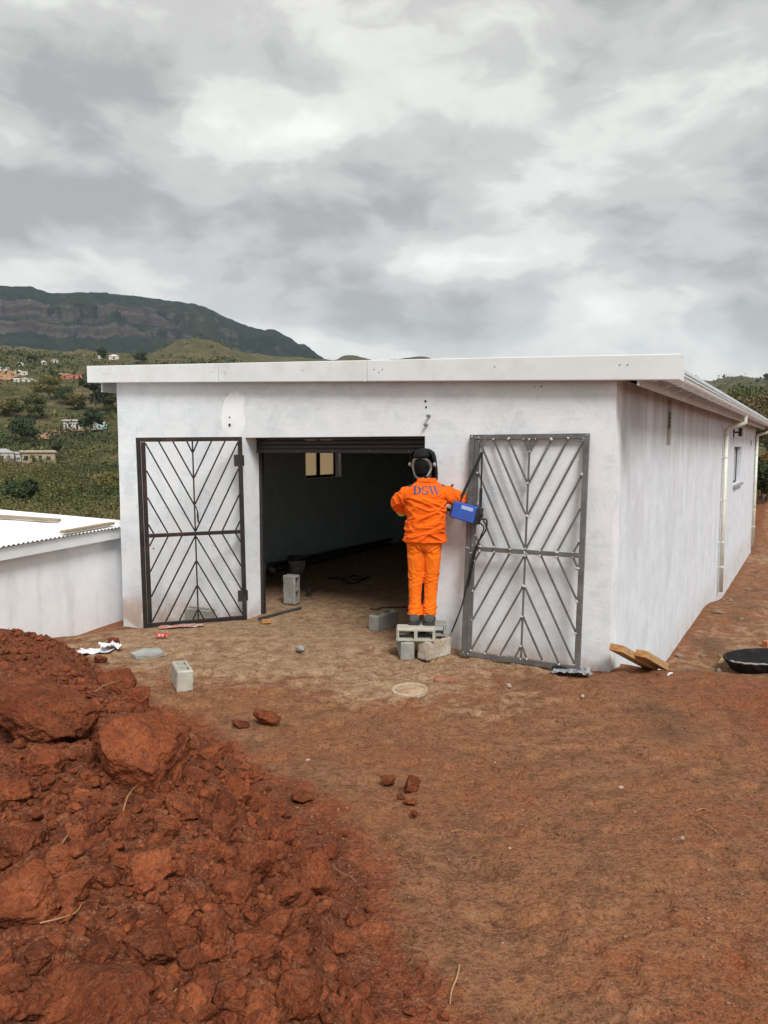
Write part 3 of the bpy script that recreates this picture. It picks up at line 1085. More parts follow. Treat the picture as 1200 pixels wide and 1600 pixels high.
MB().bx(.10, .17, lp[1] - .14, lp[1] + .06, lp[2] - .10, lp[2] + .09).build('lamp_housing', MATS['black_steel_frame'], lamp, bevel=.006)
MB().bx(.102, .168, lp[1] + .062, lp[1] + .072, lp[2] - .08, lp[2] + .07).build('lamp_glass', MATS['frosted_pane'], lamp)
# anchor bolts and holes above the doorway
for px, py, r_, L in ((665, 627, .014, .003), (666, 636, .012, .003), (671, 650, .016, .05), (667, 664, .016, .05), (359, 664, .019, .004), (359, 652, .010, .003), (240, 857, .012, .003), (846, 604, .008, .003)):
    q = wallp(px, py)
    MB().lathe([(.001, 0), (r_, 0), (r_ * .9, L), (.001, L * 1.05)], 8).build('anchor_bolt' if L > .01 else 'drill_hole', MATS['screw_grey'] if L > .01 else MATS['black_steel_frame'], BL, loc=(q[0], -.003, q[2]), rot=(math.pi / 2, 0, 0))
# floor inside: trodden soil
fx, fyv = np.meshgrid(np.linspace(XL + .21, -.21, 130), np.linspace(.10, 8.29, 160))
wx = CORNER[0] + F_[0] * fx + S_[0] * fyv
wy = CORNER[1] + F_[1] * fx + S_[1] * fyv
fzv = .006 + .010 * fbm(wx * 2.2, wy * 2.2, oct=4, seed=51) + .004 * fbm(wx * 9, wy * 9, oct=3, seed=52) - .02 * (1 - sst(.1, .35, fyv)) - .30 * (1 - sst(XL + .21, -4.6, fx)) * 0
me = npmesh('floor', np.stack([wx, wy, fzv], -1).reshape(-1, 3), gridfaces(130, 160))
ca = me.attributes.new('soil', 'FLOAT_VECTOR', 'POINT')
ca.data.foreach_set('vector', np.stack([0 * wx - .3, .95 + .4 * fbm(wx, wy, oct=3, seed=53), np.clip(.5 * fbm(wx * 1.6, wy * 1.6, oct=3, seed=54), 0, 1)], -1).astype(np.float32).ravel())
tag(mk('floor', me, MATS['soil']), 'trodden brown earth floor inside the doorway', kind='structure')

# ------------------------------------------------------------------ lower white building at the left
THN = math.atan(330 * math.cos(PITCH) / F_PX)
N0 = onz(190, 972, -.40)
NB = empty('lower_building', (N0[0], N0[1], 0), (0, 0, math.pi / 2 - THN))
tag(NB, 'low white building with white corrugated roof at the left', 'building')
dN = np.array([math.sin(THN), math.cos(THN), 0])
nN = np.array([math.cos(THN), -math.sin(THN), 0])
zt = onplane(100, 854, N0, nN)[2]        # underside of the eave board
ze = onplane(100, 838, N0 + nN * .1, nN)[2]
me = wall_mesh('wall', -6.5, .35, -2.6, zt + .1, .2, [], lambda u, w_, z: (u, w_, z), step=.3, seed=8)
mk('wall', me, MATS['neighbour_plaster'], NB)
MB().bx(.15, .349, .202, 6.0, -2.6, zt + .02).build('end_wall', MATS['neighbour_plaster'], NB)
MB().bx(-6.6, .50, -.122, -.10, zt - .004, ze - .01).build('eave_board', MATS['white_sheet_metal'], NB)
NS = .052
for i in range(10):
    x0 = -6.56 + i * .7
    n = 74
    rings = []
    for y in (-.16, 6.2):
        zz = ze + .012 + NS * (y + .16)
        pts = [(x0 + .70 * k / n, y, zz + .010 * math.cos(2 * math.pi * (x0 + .70 * k / n) / .0761)) for k in range(n + 1)]
        rings.append(pts + [(p[0], p[1], p[2] - .0015) for p in pts][::-1])
    MB().loft(rings).build('roof_sheet', MATS['white_roof_sheet'], NB)


def on_roof(px, py):
    P0 = N0 + nN * .16
    P0 = np.array([P0[0], P0[1], ze + .03])
    lft = -nN
    n_ = np.cross(dN, lft + np.array([0, 0, NS]))
    return onplane(px, py, P0, n_)


def timber(name, a, b_, wd, th, label, m='timber_grey', lift=0., group=None):
    a, b_ = Vector(a), Vector(b_)
    o = MB().bar((0, 0, 0), (b_ - a), wd, th, up=(0, 0, 1)).build(name, MATS[m], None, bevel=.003, loc=a + Vector((0, 0, lift)))
    return tag(o, label, 'plank', group)


timber('roof_plank', on_roof(98, 835), on_roof(175, 821), .09, .035, 'shorter grey plank lying near the eave of the white corrugated roof', lift=.03)
timber('roof_plank', on_roof(-30, 808), on_roof(93, 816.5), .09, .04, 'long grey plank along the back edge of the white corrugated roof', lift=.03)
# ------------------------------------------------------------------ gates
def steel(name, c1, c2, rust):
    return mat(name, c1, c2, 7., .5, bump=.15, bscale=60., metal=.35, dirt=rust, dscale=4., damt=.55, spec=.5)


steel('dark_gate_steel', (.018, .016, .016), (.030, .026, .025), (.075, .040, .028))
steel('brown_gate_steel', (.032, .021, .018), (.022, .017, .016), (.10, .05, .03))
steel('raw_gate_steel', (.115, .113, .110), (.165, .16, .155), (.10, .075, .06))
mat('weld_spatter', (.62, .61, .59), (.36, .35, .34), 60., .5, metal=.2, bump=.5, bscale=200.)
mat('hinge_steel', (.03, .029, .028), (.05, .047, .044), 20., .5, metal=.4)
rng = np.random.default_rng(7)
pym = random.Random(11)


def blob_mesh(name, seed, amp=.35, sub=2, sc=(1, 1, 1)):
    bm = bmesh.new()
    bmesh.ops.create_icosphere(bm, subdivisions=sub, radius=1)
    V = np.array([v.co[:] for v in bm.verts])
    d = 1 + amp * fbm(V[:, 0] * 1.7 + seed * 3.1, V[:, 1] * 1.7, V[:, 2] * 1.7, oct=3, seed=seed)
    V = V * d[:, None] * np.array(sc)
    for v, c in zip(bm.verts, V):
        v.co = c
    me = bpy.data.meshes.new(name)
    bm.to_mesh(me)
    bm.free()
    me.polygons.foreach_set('use_smooth', [True] * len(me.polygons))
    return me


bead_me = [blob_mesh('weld_bead', i + 300, .5, 2) for i in range(4)]
for q in bead_me:
    q.materials.append(MATS['weld_spatter'])


def build_gate(A, B, H, tilt, mats, welds, label):
    """A, B: world points of the two bottom corners as seen from the yard; tilt leans the head back"""
    A, B = np.array(A), np.array(B)
    Wd = float(np.linalg.norm(B - A))
    g = empty('steel_gate', tuple(A))
    ex = Vector((B - A) / Wd)
    ey = Vector((0, 0, 1)).cross(ex).normalized()
    ez = ex.cross(ey).normalized()
    ez = (ez * math.cos(tilt) + ey * math.sin(tilt)).normalized()
    ey = ez.cross(ex).normalized()
    g.rotation_euler = Matrix((ex, ey, ez)).transposed().to_euler()
    tag(g, label, 'gate')
    ms, mb_ = mats
    T = .03
    lw = .062
    st = MB().bx(0, .052, -T / 2, T / 2 + .012, 0, H).build('stile', ms, g, bevel=.003)
    MB().bx(.054, .054 + lw - .012, -T / 2 + .004, T / 2, .052, H - .052).build('stile', mb_, g, bevel=.003)
    MB().bx(Wd - .052, Wd, -T / 2, T / 2 + .006, 0, H).build('stile', ms, g, bevel=.003)
    MB().bx(.0525, Wd - .0525, -T / 2, T / 2, H - .05, H).build('top_rail', mb_, g, bevel=.003)
    MB().bx(.0525, Wd - .0525, -T / 2, T / 2, 0, .05).build('bottom_rail', ms, g, bevel=.003)
    zm = H * .487
    x0, x1 = .054 + lw - .012, Wd - .052
    MB().bx(x0 + .001, x1 - .001, -T / 2 - .001, T / 2 - .001, zm - .022, zm + .022).build('middle_rail', mb_, g, bevel=.003)
    xc = (x0 + x1) / 2
    bw = .017
    beads = []
    for s, zlim in ((1, H - .05), (-1, .05)):
        za = zm + s * .022
        MB().bar((xc, 0, za), (xc, 0, zlim), bw, bw).build('bar', ms, g)
        beads += [(xc, za), (xc, zlim)]
        Hh = abs(zlim - za)
        dzs = .312 * Hh / 1.06
        sl = Hh / ((x1 - x0) / 2) * .985
        for k in range(-3, 4):
            for sd in (-1, 1):
                half = (xc - x0) if sd < 0 else (x1 - xc)
                u0 = max(0.006, -k * dzs / sl)
                v0 = max(0., k * dzs + sl * u0)
                if k == 3:
                    v0 = k * dzs
                u1 = half
                v1 = k * dzs + sl * u1
                if v1 > Hh:
                    v1 = Hh
                    u1 = (Hh - k * dzs) / sl
                if u1 - u0 < .02:
                    continue
                a = (xc + sd * u0, 0, za + s * v0)
                b_ = (xc + sd * u1, 0, za + s * v1)
                MB().bar(a, b_, bw, bw).build('bar', ms, g)
                beads += [(a[0], a[2]), (b_[0], b_[2])]
    if welds:
        beads += [(.03, H - .02), (.07, H - .03), (.10, H - .035), (Wd - .02, H - .02), (Wd - .05, H - .05), (.04, zm), (.06, zm - .05), (.08, zm + .03), (.02, zm + .01), (Wd - .05, zm), (.08, .02), (.03, .03), (xc, zm), (xc + .02, zm - .02), (xc - .02, zm + .02)]
        for (x, z) in beads:
            s = pym.uniform(.004, .011) * (1.6 if pym.random() < .2 else 1)
            o = mk('weld_bead', pym.choice(bead_me), None, g, loc=(x + pym.uniform(-.006, .006), -T / 2 - .002, z + pym.uniform(-.006, .006)), rot=(pym.uniform(0, 6), pym.uniform(0, 6), 0))
            o.scale = (s * pym.uniform(.8, 1.6), s, s)
    return g, Wd, zm


GA = onz(224, 981, -.015)
GB = onz(386, 967.5, .0)
gateL, GW, gzm = build_gate(GA, GB, 2.235, 0.0, (MATS['dark_gate_steel'], MATS['brown_gate_steel']), False, 'dark brown steel gate with chevron bars, swung open left of the doorway')
for z in (.30, 1.95):
    hb = MB().bx(GW - .105, GW - .05, -.024, -.016, z - .07, z + .07).build('hinge_plate', MATS['hinge_steel'], gateL, bevel=.002)
    MB().bx(GW - .004, GW + .018, -.02, .022, z - .065, z + .065).build('hinge_barrel', MATS['dark_gate_steel'], gateL, bevel=.006)
MB().tube([(GW * .53, -.022, 1.42), (GW * .545, -.026, 1.36), (GW * .548, -.022, 1.30), (GW * .552, -.03, 1.22)], [.006, .007, .013, .008], 7).build('latch_chain', MATS['dark_gate_steel'], gateL)

RA = l2w(-1.432, -.225, -.004)
RB = l2w(-.222, -.225, .0)
tl = math.asin(.19 / 2.25)
gateR, RW, rzm = build_gate(RA, RB, 2.245, tl, (MATS['raw_gate_steel'], MATS['raw_gate_steel']), True, 'bare grey steel gate with bright welds leaning on the wall behind the welder')

# ------------------------------------------------------------------ hollow concrete blocks
def block_mat(name, c1, c2, dirt):
    m, t, b = new_mat(name)
    co = t.node('ShaderNodeTexCoord').outputs['Object']
    f, g, k = t.noise(co, 7., 7, .62), t.noise(co, 60., 6, .65), t.noise(co, 240., 3, .6)
    col = t.mix(t.maprange(f, .38, .62), c1, c2)
    col = t.mix(t.math('MULTIPLY', t.maprange(f, .55, .7), .5), col, dirt)
    col = t.mix(t.math('MULTIPLY', t.maprange(k, .45, .25), .6), col, t.mix(.6, col, (.08, .075, .07)))
    t.put(b.inputs['Base Color'], col)
    b.inputs['Roughness'].default_value = .92
    b.inputs['Specular IOR Level'].default_value = .15
    t.put(b.inputs['Normal'], t.bump(t.math('ADD', g, t.math('MULTIPLY', k, .5)), .8, .006))


block_mat('block_grey', (.27, .265, .235), (.34, .335, .30), (.40, .38, .33))
block_mat('block_dusty', (.42, .40, .34), (.50, .48, .41), (.36, .29, .21))
block_mat('block_weathered', (.40, .335, .25), (.50, .45, .38), (.66, .64, .60))


def block_mesh(seed, rag=.004):
    L, Wb, Hb = .39, .14, .19
    xs_ = [0, .028, .178, .212, .362, .39]
    ysb = [0, .028, .112, .14]

    def fill(s, n):
        out = [s[0]]
        for p, q in zip(s[:-1], s[1:]):
            kk = max(1, int(round((q - p) / n)))
            out += [p + (q - p) * (i + 1) / kk for i in range(kk)]
        return out
    xf, yf, zf = fill(xs_, .014), fill(ysb, .014), fill([0, Hb], .016)
    solid = lambda x, y: not (((.028 < x < .178) or (.212 < x < .362)) and .028 < y < .112)
    vid, V, Fc = {}, [], []

    def vv(i, j, k):
        if (i, j, k) not in vid:
            vid[(i, j, k)] = len(V)
            V.append((xf[i] - L / 2, yf[j] - Wb / 2, zf[k]))
        return vid[(i, j, k)]
    nx, ny, nz_ = len(xf) - 1, len(yf) - 1, len(zf) - 1
    sol = [[solid((xf[i] + xf[i + 1]) / 2, (yf[j] + yf[j + 1]) / 2) for j in range(ny)] for i in range(nx)]
    for i in range(nx):
        for j in range(ny):
            if not sol[i][j]:
                continue
            Fc.append((vv(i, j, nz_), vv(i + 1, j, nz_), vv(i + 1, j + 1, nz_), vv(i, j + 1, nz_)))
            Fc.append((vv(i, j, 0), vv(i, j + 1, 0), vv(i + 1, j + 1, 0), vv(i + 1, j, 0)))
            for di, dj, p, q in ((-1, 0, (i, j), (i, j + 1)), (1, 0, (i + 1, j), (i + 1, j + 1)), (0, -1, (i, j), (i + 1, j)), (0, 1, (i, j + 1), (i + 1, j + 1))):
                a, c = i + di, j + dj
                if 0 <= a < nx and 0 <= c < ny and sol[a][c]:
                    continue
                for k in range(nz_):
                    Fc.append((vv(*p, k), vv(*q, k), vv(*q, k + 1), vv(*p, k + 1)))
    V = np.array(V)
    # worn corners and rough faces
    ex = np.minimum(V[:, 0] + L / 2, L / 2 - V[:, 0])
    ey = np.minimum(V[:, 1] + Wb / 2, Wb / 2 - V[:, 1])
    ez = np.minimum(V[:, 2], Hb - V[:, 2])
    near = (ex < .004).astype(int) + (ey < .004) + (ez < .004)
    pull = np.where(near >= 2, .004 + rag * 1.6 * np.clip(fbm(V[:, 0] * 22 + seed, V[:, 1] * 22, V[:, 2] * 22, oct=2, seed=seed) + .25, 0, 1), 0)
    c = np.array([0, 0, Hb / 2])
    dv = c - V
    dv[:, 0] = np.sign(dv[:, 0]) * (ex < .004)
    dv[:, 1] = np.sign(dv[:, 1]) * (ey < .004)
    dv[:, 2] = np.sign(dv[:, 2]) * (ez < .004)
    V = V + dv * pull[:, None]
    for a in range(3):
        V[:, a] += rag * .35 * fbm(V[:, 0] * 30 + a * 7, V[:, 1] * 30 + seed, V[:, 2] * 30, oct=2, seed=seed + a)
    mb = MB()
    mb.v, mb.f = [tuple(q) for q in V], Fc
    return mb.mesh('concrete_block')


bme = [block_mesh(1, .003), block_mesh(2, .004), block_mesh(3, .012)]


def block(loc, rot, label, m='block_grey', kind=0):
    me = bme[kind].copy()
    o = mk('concrete_block', me, MATS[m], None, loc=tuple(loc), rot=rot)
    return tag(o, label, 'block')


def gz(x, y):
    return float(height(np.array([x]), np.array([y]), False)[0])


SB = onz(637, 1030, 0.)
zb = gz(SB[0], SB[1] + .15) - .008
a1 = R(4)
block((SB[0] - .085 + .07, SB[1] + .195, zb), (0, 0, R(90) + a1), 'smooth grey hollow block, lower left support under the standing welder')
block((SB[0] + .275, SB[1] + .16, zb), (0, R(2), R(90 - 42)), 'weathered tan block with white smears, lower right support under the welder', 'block_weathered', 2)
zt2 = zb + .19
tb = np.array([SB[0] + .10, SB[1] + .0])
ca_, sa_ = math.cos(R(-3)), math.sin(R(-3))
block((tb[0] - .01, tb[1] + .20, zt2 + .07), (R(90), 0, R(-3)), 'hollow block on its side with two open cores, carrying the welder', 'block_dusty', 1)
block((tb[0] + .115, tb[1] + .40, zt2 + .07), (R(90), 0, R(-3)), 'plain grey block behind the open-cored one under the welder', 'block_grey', 1)
STAND = (tb, zt2 + .14)
p = onz(606, 985, .0)
block((p[0] - .05, p[1] + .1, gz(p[0], p[1]) - .012), (0, 0, R(52)), 'grey hollow block lying alone on the threshold left of the welder')
p = hit(283, 1072)
block((p[0], p[1] + .02, p[2] - .012), (R(3), R(2), R(113)), 'pale dusty hollow block standing alone on the yard by the soil heap', 'block_dusty', 1)
p = w2l(onplane(312, 966, CORNER + S_ * -.22, S_))
q = l2w(p[0], -.22, 0)
block((q[0], q[1], gz(q[0], q[1]) - .02), (0, 0, -TH + R(2)), 'grey block against the wall behind the open left gate')
p = onz(446, 945, .0)
block((p[0], p[1] + .05, .21), (0, R(90), R(-28)), 'hollow block stood on end inside the doorway', 'block_grey', 1)
# ------------------------------------------------------------------ welder
def cloth(name, c1, c2, dirt):
    m, t, b = new_mat(name)
    co = t.node('ShaderNodeTexCoord').outputs['Object']
    f = t.noise(co, 6., 6, .6)
    wv = t.noise(co, 420., 2, .5)
    col = t.mix(t.maprange(f, .36, .66), c1, c2)
    col = t.mix(t.math('MULTIPLY', t.maprange(t.noise(co, 3.3, 7, .65), .56, .74), .45), col, dirt)
    t.put(b.inputs['Base Color'], col)
    b.inputs['Roughness'].default_value = .85
    b.inputs['Specular IOR Level'].default_value = .15
    b.inputs['Sheen Weight'].default_value = .05
    t.put(b.inputs['Normal'], t.bump(t.math('ADD', f, t.math('MULTIPLY', wv, .12)), .35, .006))


cloth('orange_jacket', (.86, .135, .006), (.74, .105, .004), (.52, .10, .012))
cloth('orange_trousers', (.90, .185, .008), (.80, .145, .006), (.50, .15, .03))
mat('cuff_lime', (.62, .66, .12), (.50, .55, .10), 12., .7)
mat('skin_dark', (.085, .045, .030), (.070, .036, .024), 9., .55, bump=.1)
mat('hair_black', (.008, .008, .008), (.012, .012, .012), 30., .95, bump=.3, bscale=200., spec=.08)
mat('helmet_black', (.007, .007, .008), (.012, .012, .012), 8., .75, spec=.2)
mat('headgear_grey', (.34, .33, .31), (.25, .24, .23), 10., .5)
mat('glove_leather', (.055, .045, .038), (.085, .07, .055), 14., .8, bump=.2)
mat('boot_leather', (.050, .047, .045), (.080, .074, .069), 14., .75, bump=.3, dirt=(.20, .13, .09), dscale=9., damt=.5)
mat('boot_sole', (.03, .029, .028), (.05, .048, .045), 14., .85)
mat('letter_blue', (.045, .055, .13), (.08, .10, .19), 30., .7)
mat('cable_black', (.012, .012, .012), (.022, .022, .022), 20., .5)
mat('strap_black', (.010, .010, .011), (.018, .018, .018), 30., .75)

tb, zstand = STAND
PERSON = empty('person', (tb[0] + .052, tb[1] + .255, zstand + .004), (0, 0, R(-5)))
tag(PERSON, 'person in orange overalls and black welding mask standing on stacked blocks, seen from behind', 'person')


def ring(z, cx_, cy_, rx, ry, n=36, ex=2.4):
    out = []
    for k in range(n):
        a = 2 * math.pi * k / n
        c, s = math.cos(a), math.sin(a)
        out.append((cx_ + rx * math.copysign(abs(c) ** (2 / ex), c), cy_ + ry * math.copysign(abs(s) ** (2 / ex), s), z))
    return out


def limb(mb, pts, rs, n=16, sub=6):
    mb.tube(pts, rs, n, True, True, sub)


def fused(name, mb, m, parent, voxel, smooth_it=6, wr=None, subdiv=0):
    o = mk(name, mb.mesh(name), m, None)
    r = o.modifiers.new('r', 'REMESH')
    r.mode = 'VOXEL'
    r.voxel_size = voxel
    s = o.modifiers.new('s', 'SMOOTH')
    s.factor = .5
    s.iterations = smooth_it
    me = realize(o)
    if wr is not None:
        V = verts_np(me)
        N = np.empty(len(V) * 3, dtype=np.float32)
        me.vertices.foreach_get('normal', N)
        V = V + N.reshape(-1, 3) * wr(V)[:, None]
        set_verts(me, V)
    me.polygons.foreach_set('use_smooth', [True] * len(me.polygons))
    if not me.materials:
        me.materials.append(m)
    o.parent = parent
    return o


def ridge(a):
    return 1 - np.abs(a) * 2


def fold(V, scale, rot, seed, sharp=1.0):
    """crease field: noise stretched along a direction in the x/z plane"""
    c, s = math.cos(rot), math.sin(rot)
    u = V[:, 0] * c + V[:, 2] * s
    v = -V[:, 0] * s + V[:, 2] * c
    q = fbm(u * scale[0] + 1.3 * seed, v * scale[1], V[:, 1] * scale[2], oct=2, seed=seed)
    return (np.clip(1 - np.abs(q) * 4.2, 0, 1) ** 1.4 * 1.5 - .35) * sharp


# body: one skinned figure, mostly under the clothes
def skin_body():
    J = [(.025, .0, .90, .12), (.03, .0, 1.08, .11), (.04, .01, 1.26, .12), (.045, .01, 1.40, .075), (.045, .02, 1.47, .052), (.05, .05, 1.58, .072), (.055, .06, 1.65, .075)]
    edges = [(i, i + 1) for i in range(6)]
    vs = [q[:3] for q in J]
    rr = [q[3] for q in J]

    def chain(root, pts):
        prev = root
        for x, y, z, r in pts:
            vs.append((x, y, z))
            rr.append(r)
            edges.append((prev, len(vs) - 1))
            prev = len(vs) - 1
        return prev
    for s, hx in ((-1, -.055), (1, .105)):
        chain(0, [(hx, .0, .84, .075), (hx + s * .0, .015, .48, .052), (hx - .015 * s, .0, .12, .036), (hx - .01 * s, .06, .05, .034), (hx - .005 * s, .15, .035, .028)])
    # left arm: elbow out, forearm forward and in; right arm likewise, hand on the holder by the wall
    wl_ = chain(3, [(-.135, .0, 1.375, .055), (-.235, .055, 1.235, .040), (-.185, .175, 1.13, .036), (-.10, .36, 1.22, .026)])
    wr_ = chain(3, [(.225, .0, 1.375, .055), (.34, .06, 1.272, .040), (.41, .18, 1.28, .036), (.28, .37, 1.40, .026)])
    for wv, d in ((wl_, Vector((.35, .85, .25))), (wr_, Vector((-.40, .85, .25)))):
        d.normalize()
        o = Vector(vs[wv])
        sx = d.cross(Vector((0, 0, 1))).normalized()
        sg = -1 if wv == wl_ else 1
        pm = o + d * .055
        vs.append(tuple(pm))
        rr.append(.030)
        edges.append((wv, len(vs) - 1))
        pi = len(vs) - 1
        for k, (off, ln) in enumerate(((-.030, .066), (-.010, .076), (.010, .072), (.029, .056))):
            b0 = o + d * .095 + sx * off
            b1 = b0 + d * ln * .45 + Vector((0, 0, -.012))
            b2 = b1 + d * ln * .15 + Vector((0, 0, -.030))
            b3 = b2 - d * .022 + Vector((0, 0, -.012))
            chain(pi, [(*b0, .0095), (*b1, .009), (*b2, .0085), (*b3, .008)])
        t0 = o + d * .04 - sx * (.034 * -sg) * 1
        t1 = t0 + d * .03 + sx * (.018 * sg) + Vector((0, 0, -.022))
        t2 = t1 + d * .028 + Vector((0, 0, -.022)) - sx * (.012 * sg)
        chain(pi, [(*t0, .011), (*t1, .010), (*t2, .009)])
    me = bpy.data.meshes.new('body')
    me.from_pydata(vs, edges, [])
    o = mk('body', me, MATS['skin_dark'], None)
    md = o.modifiers.new('skin', 'SKIN')
    sk = me.skin_vertices[0].data
    for i, r in enumerate(rr):
        sk[i].radius = (r * .82, r * .82)
        sk[i].use_root = (i == 0)
    sb = o.modifiers.new('sub', 'SUBSURF')
    sb.levels = sb.render_levels = 2
    realize(o)
    if not o.data.materials:
        o.data.materials.append(MATS['skin_dark'])
    o.data.polygons.foreach_set('use_smooth', [True] * len(o.data.polygons))
    o.parent = PERSON
    return o


body = skin_body()

# trousers
tm = MB()
tm.loft([ring(.955, .03, .0, .185, .118), ring(.90, .028, -.004, .186, .122), ring(.84, .026, -.008, .188, .125), ring(.775, .022, -.004, .182, .112), ring(.745, .02, 0, .15, .09)])
limb(tm, [(-.060, -.005, .86), (-.062, -.002, .70), (-.066, .010, .48), (-.070, .0, .25), (-.074, -.004, .080)], [.100, .093, .080, .067, .078], 20)
limb(tm, [(.112, -.005, .86), (.108, -.002, .70), (.098, .010, .48), (.086, .0, .25), (.078, -.004, .080)], [.100, .093, .080, .068, .080], 20)


def wr_trousers(V):
    z = V[:, 2]
    low = np.exp(-((z - .13) / .11) ** 2)
    knee = np.exp(-((z - .47) / .10) ** 2)
    seat = np.exp(-((z - .77) / .08) ** 2)
    sgn = np.where(V[:, 0] > .015, 1, -1)
    U = V.copy()
    U[:, 0] = (V[:, 0] - .015) * sgn
    f1 = fold(V, (6, 26, 6), .25, 5)
    f2 = fold(V, (6, 26, 6), -.45, 6)
    f3 = fold(U, (5, 17, 5), .75, 9)
    return 0.0065 * low * (f1 + f2) + .0045 * knee * (f2 + f1) + .008 * seat * f3 + .003 * fold(V, (14, 5, 9), .1, 8) - .004


trousers = fused('trousers', tm, MATS['orange_trousers'], PERSON, .0065, 6, wr_trousers)
V = verts_np(trousers.data)
gap = np.exp(-((V[:, 0] - .012) / .010) ** 2) * (V[:, 2] < .70)
# jacket: body and both sleeves fused to one garment, hem hanging free
jm = MB()
jm.loft([ring(.835, .030, -.006, .234, .152, ex=2.3), ring(.90, .033, -.005, .220, .147), ring(1.0, .036, -.004, .203, .138), ring(1.12, .039, 0, .202, .138), ring(1.24, .043, .004, .209, .140),
         ring(1.33, .046, .008, .212, .130), ring(1.385, .048, .012, .192, .110), ring(1.425, .048, .014, .150, .092), ring(1.452, .046, .016, .108, .082), ring(1.472, .044, .018, .082, .070)])
limb(jm, [(-.07, .008, 1.34), (-.148, .008, 1.315), (-.205, .03, 1.272), (-.240, .058, 1.232), (-.228, .098, 1.190), (-.208, .132, 1.158)], [.078, .088, .086, .081, .077, .074], 18)
limb(jm, [(.165, .008, 1.34), (.238, .008, 1.322), (.298, .03, 1.292), (.340, .058, 1.272), (.372, .100, 1.268), (.396, .142, 1.272)], [.078, .088, .087, .083, .080, .077], 18)


def wr_jacket(V):
    z = V[:, 2]
    x = V[:, 0]
    arm = np.maximum(sst(.20, .27, x), sst(-.15, -.21, x))
    diag = sst(.82, .90, z) * (1 - sst(1.26, 1.34, z))
    f1 = fold(V, (3.0, 12, 4), .42, 15)
    f2 = fold(V, (2.6, 11, 4), -.38, 17)
    f3 = fold(V, (3, 20, 4), .08, 19)
    sh = np.exp(-((z - 1.33) / .06) ** 2) * np.exp(-((np.abs(x - .045) - .16) / .06) ** 2)
    fa_ = fold(V, (16, 9, 10), .55, 23)
    hem = np.exp(-((z - .86) / .05) ** 2)
    return (1 - arm) * (.017 * diag * np.maximum(f1, f2) + .006 * f3 * diag) + .010 * arm * fa_ + .006 * sh * fold(V, (9, 26, 8), .9, 27) + .008 * hem * fold(V, (11, 3, 9), 0, 25) - .004


jacket = fused('jacket', jm, MATS['orange_jacket'], PERSON, .0065, 6, wr_jacket)
# collar
MB().loft([ring(1.447, .046, .014, .106, .086), ring(1.482, .042, .014, .094, .084), ring(1.486, .042, .016, .086, .076), ring(1.455, .046, .016, .094, .074)], False).build('collar', MATS['orange_jacket'], jacket, smooth=True)
for pts in ([(-.2085, .1315, 1.1585), (-.198, .148, 1.142)], [(.3955, .1415, 1.272), (.406, .160, 1.274)]):
    MB().tube(pts, .0765, 18, spline=False).build('cuff', MATS['cuff_lime'], jacket, smooth=False)
# waist pocket flap at the right hip
MB().box((.235, -.02, .885), (.012, .10, .09), (0, R(6), 0)).build('side_vent', MATS['orange_jacket'], jacket, bevel=.004)

# shoes
for s, fx_ in ((-1, -.073), (1, .076)):
    sm = MB()
    prof = []
    for y, hw, ht in ((-.120, .044, .070), (-.108, .054, .088), (-.04, .056, .100), (.03, .044, .078), (.09, .048, .060), (.14, .047, .048), (.175, .036, .040), (.19, .018, .030)):
        rg = []
        for k in range(14):
            a = 2 * math.pi * k / 14
            rg.append((fx_ + s * .02 * max(0, y) / .19 + hw * math.cos(a), y, max(.012, ht / 2 + .012 + ht / 2 * math.sin(a))))
        prof.append(rg)
    sm.loft(prof)
    sh_ = sm.build('shoe', MATS['boot_leather'], PERSON, smooth=True)
    ss = sh_.modifiers.new('s', 'SUBSURF')
    ss.levels = ss.render_levels = 1
    so = MB()
    so.loft([[(fx_ + s * .02 * max(0, y) / .19 + sx_ * hw * 1.04, y, z) for sx_, z in ((-1, -.002), (1, -.002), (1, .022), (-1, .022))] for y, hw in ((-.128, .046), (-.110, .057), (-.03, .058), (.03, .044), (.09, .049), (.14, .048), (.178, .037), (.195, .016))])
    so.build('sole', MATS['boot_sole'], sh_)

# head, hair, mask
HC = Vector((.006, .036, 1.580))
hm = MB()
hm.lathe([(.001, -.115), (.035, -.112), (.052, -.085), (.062, -.045), (.073, 0), (.077, .04), (.070, .078), (.045, .108), (.001, .118)], 20)
for sx_ in (-1, 1):
    hm.box((sx_ * .078, .0, -.01), (.014, .03, .055))
hm.box((0, .095, -.015), (.022, .03, .04), (R(-20), 0, 0)).box((0, .088, -.06), (.045, .012, .012)).box((-.03, .082, .012), (.026, .012, .010)).box((.03, .082, .012), (.026, .012, .010))
hd = hm.mesh('head')
V = verts_np(hd)
V[:, 1] *= np.where(V[:, 2] > -.05, 1.22, 1.05)
V[:, 1] += np.where(V[:, 2] < -.04, .014, 0)
set_verts(hd, V)
ob = mk('head', hd, MATS['skin_dark'], None)
r_ = ob.modifiers.new('r', 'REMESH')
r_.mode, r_.voxel_size = 'VOXEL', .006
s_ = ob.modifiers.new('s', 'SMOOTH')
s_.factor, s_.iterations = .5, 4
realize(ob)
ob.data.polygons.foreach_set('use_smooth', [True] * len(ob.data.polygons))
if not ob.data.materials:
    ob.data.materials.append(MATS['skin_dark'])
ob.parent = PERSON
HR = Euler((R(12), 0, R(-14)))
ob.location, ob.rotation_euler = HC, HR
hair = MB().lathe([(.079, -.055), (.083, -.02), (.084, .03), (.076, .082), (.048, .115), (.001, .125)], 24)
hme = hair.mesh('hair', True)
V = verts_np(hme)
V[:, 1] = V[:, 1] * 1.2 - .006
V[:, 2] += .02 * (V[:, 1] > .05) * (V[:, 2] < 0)
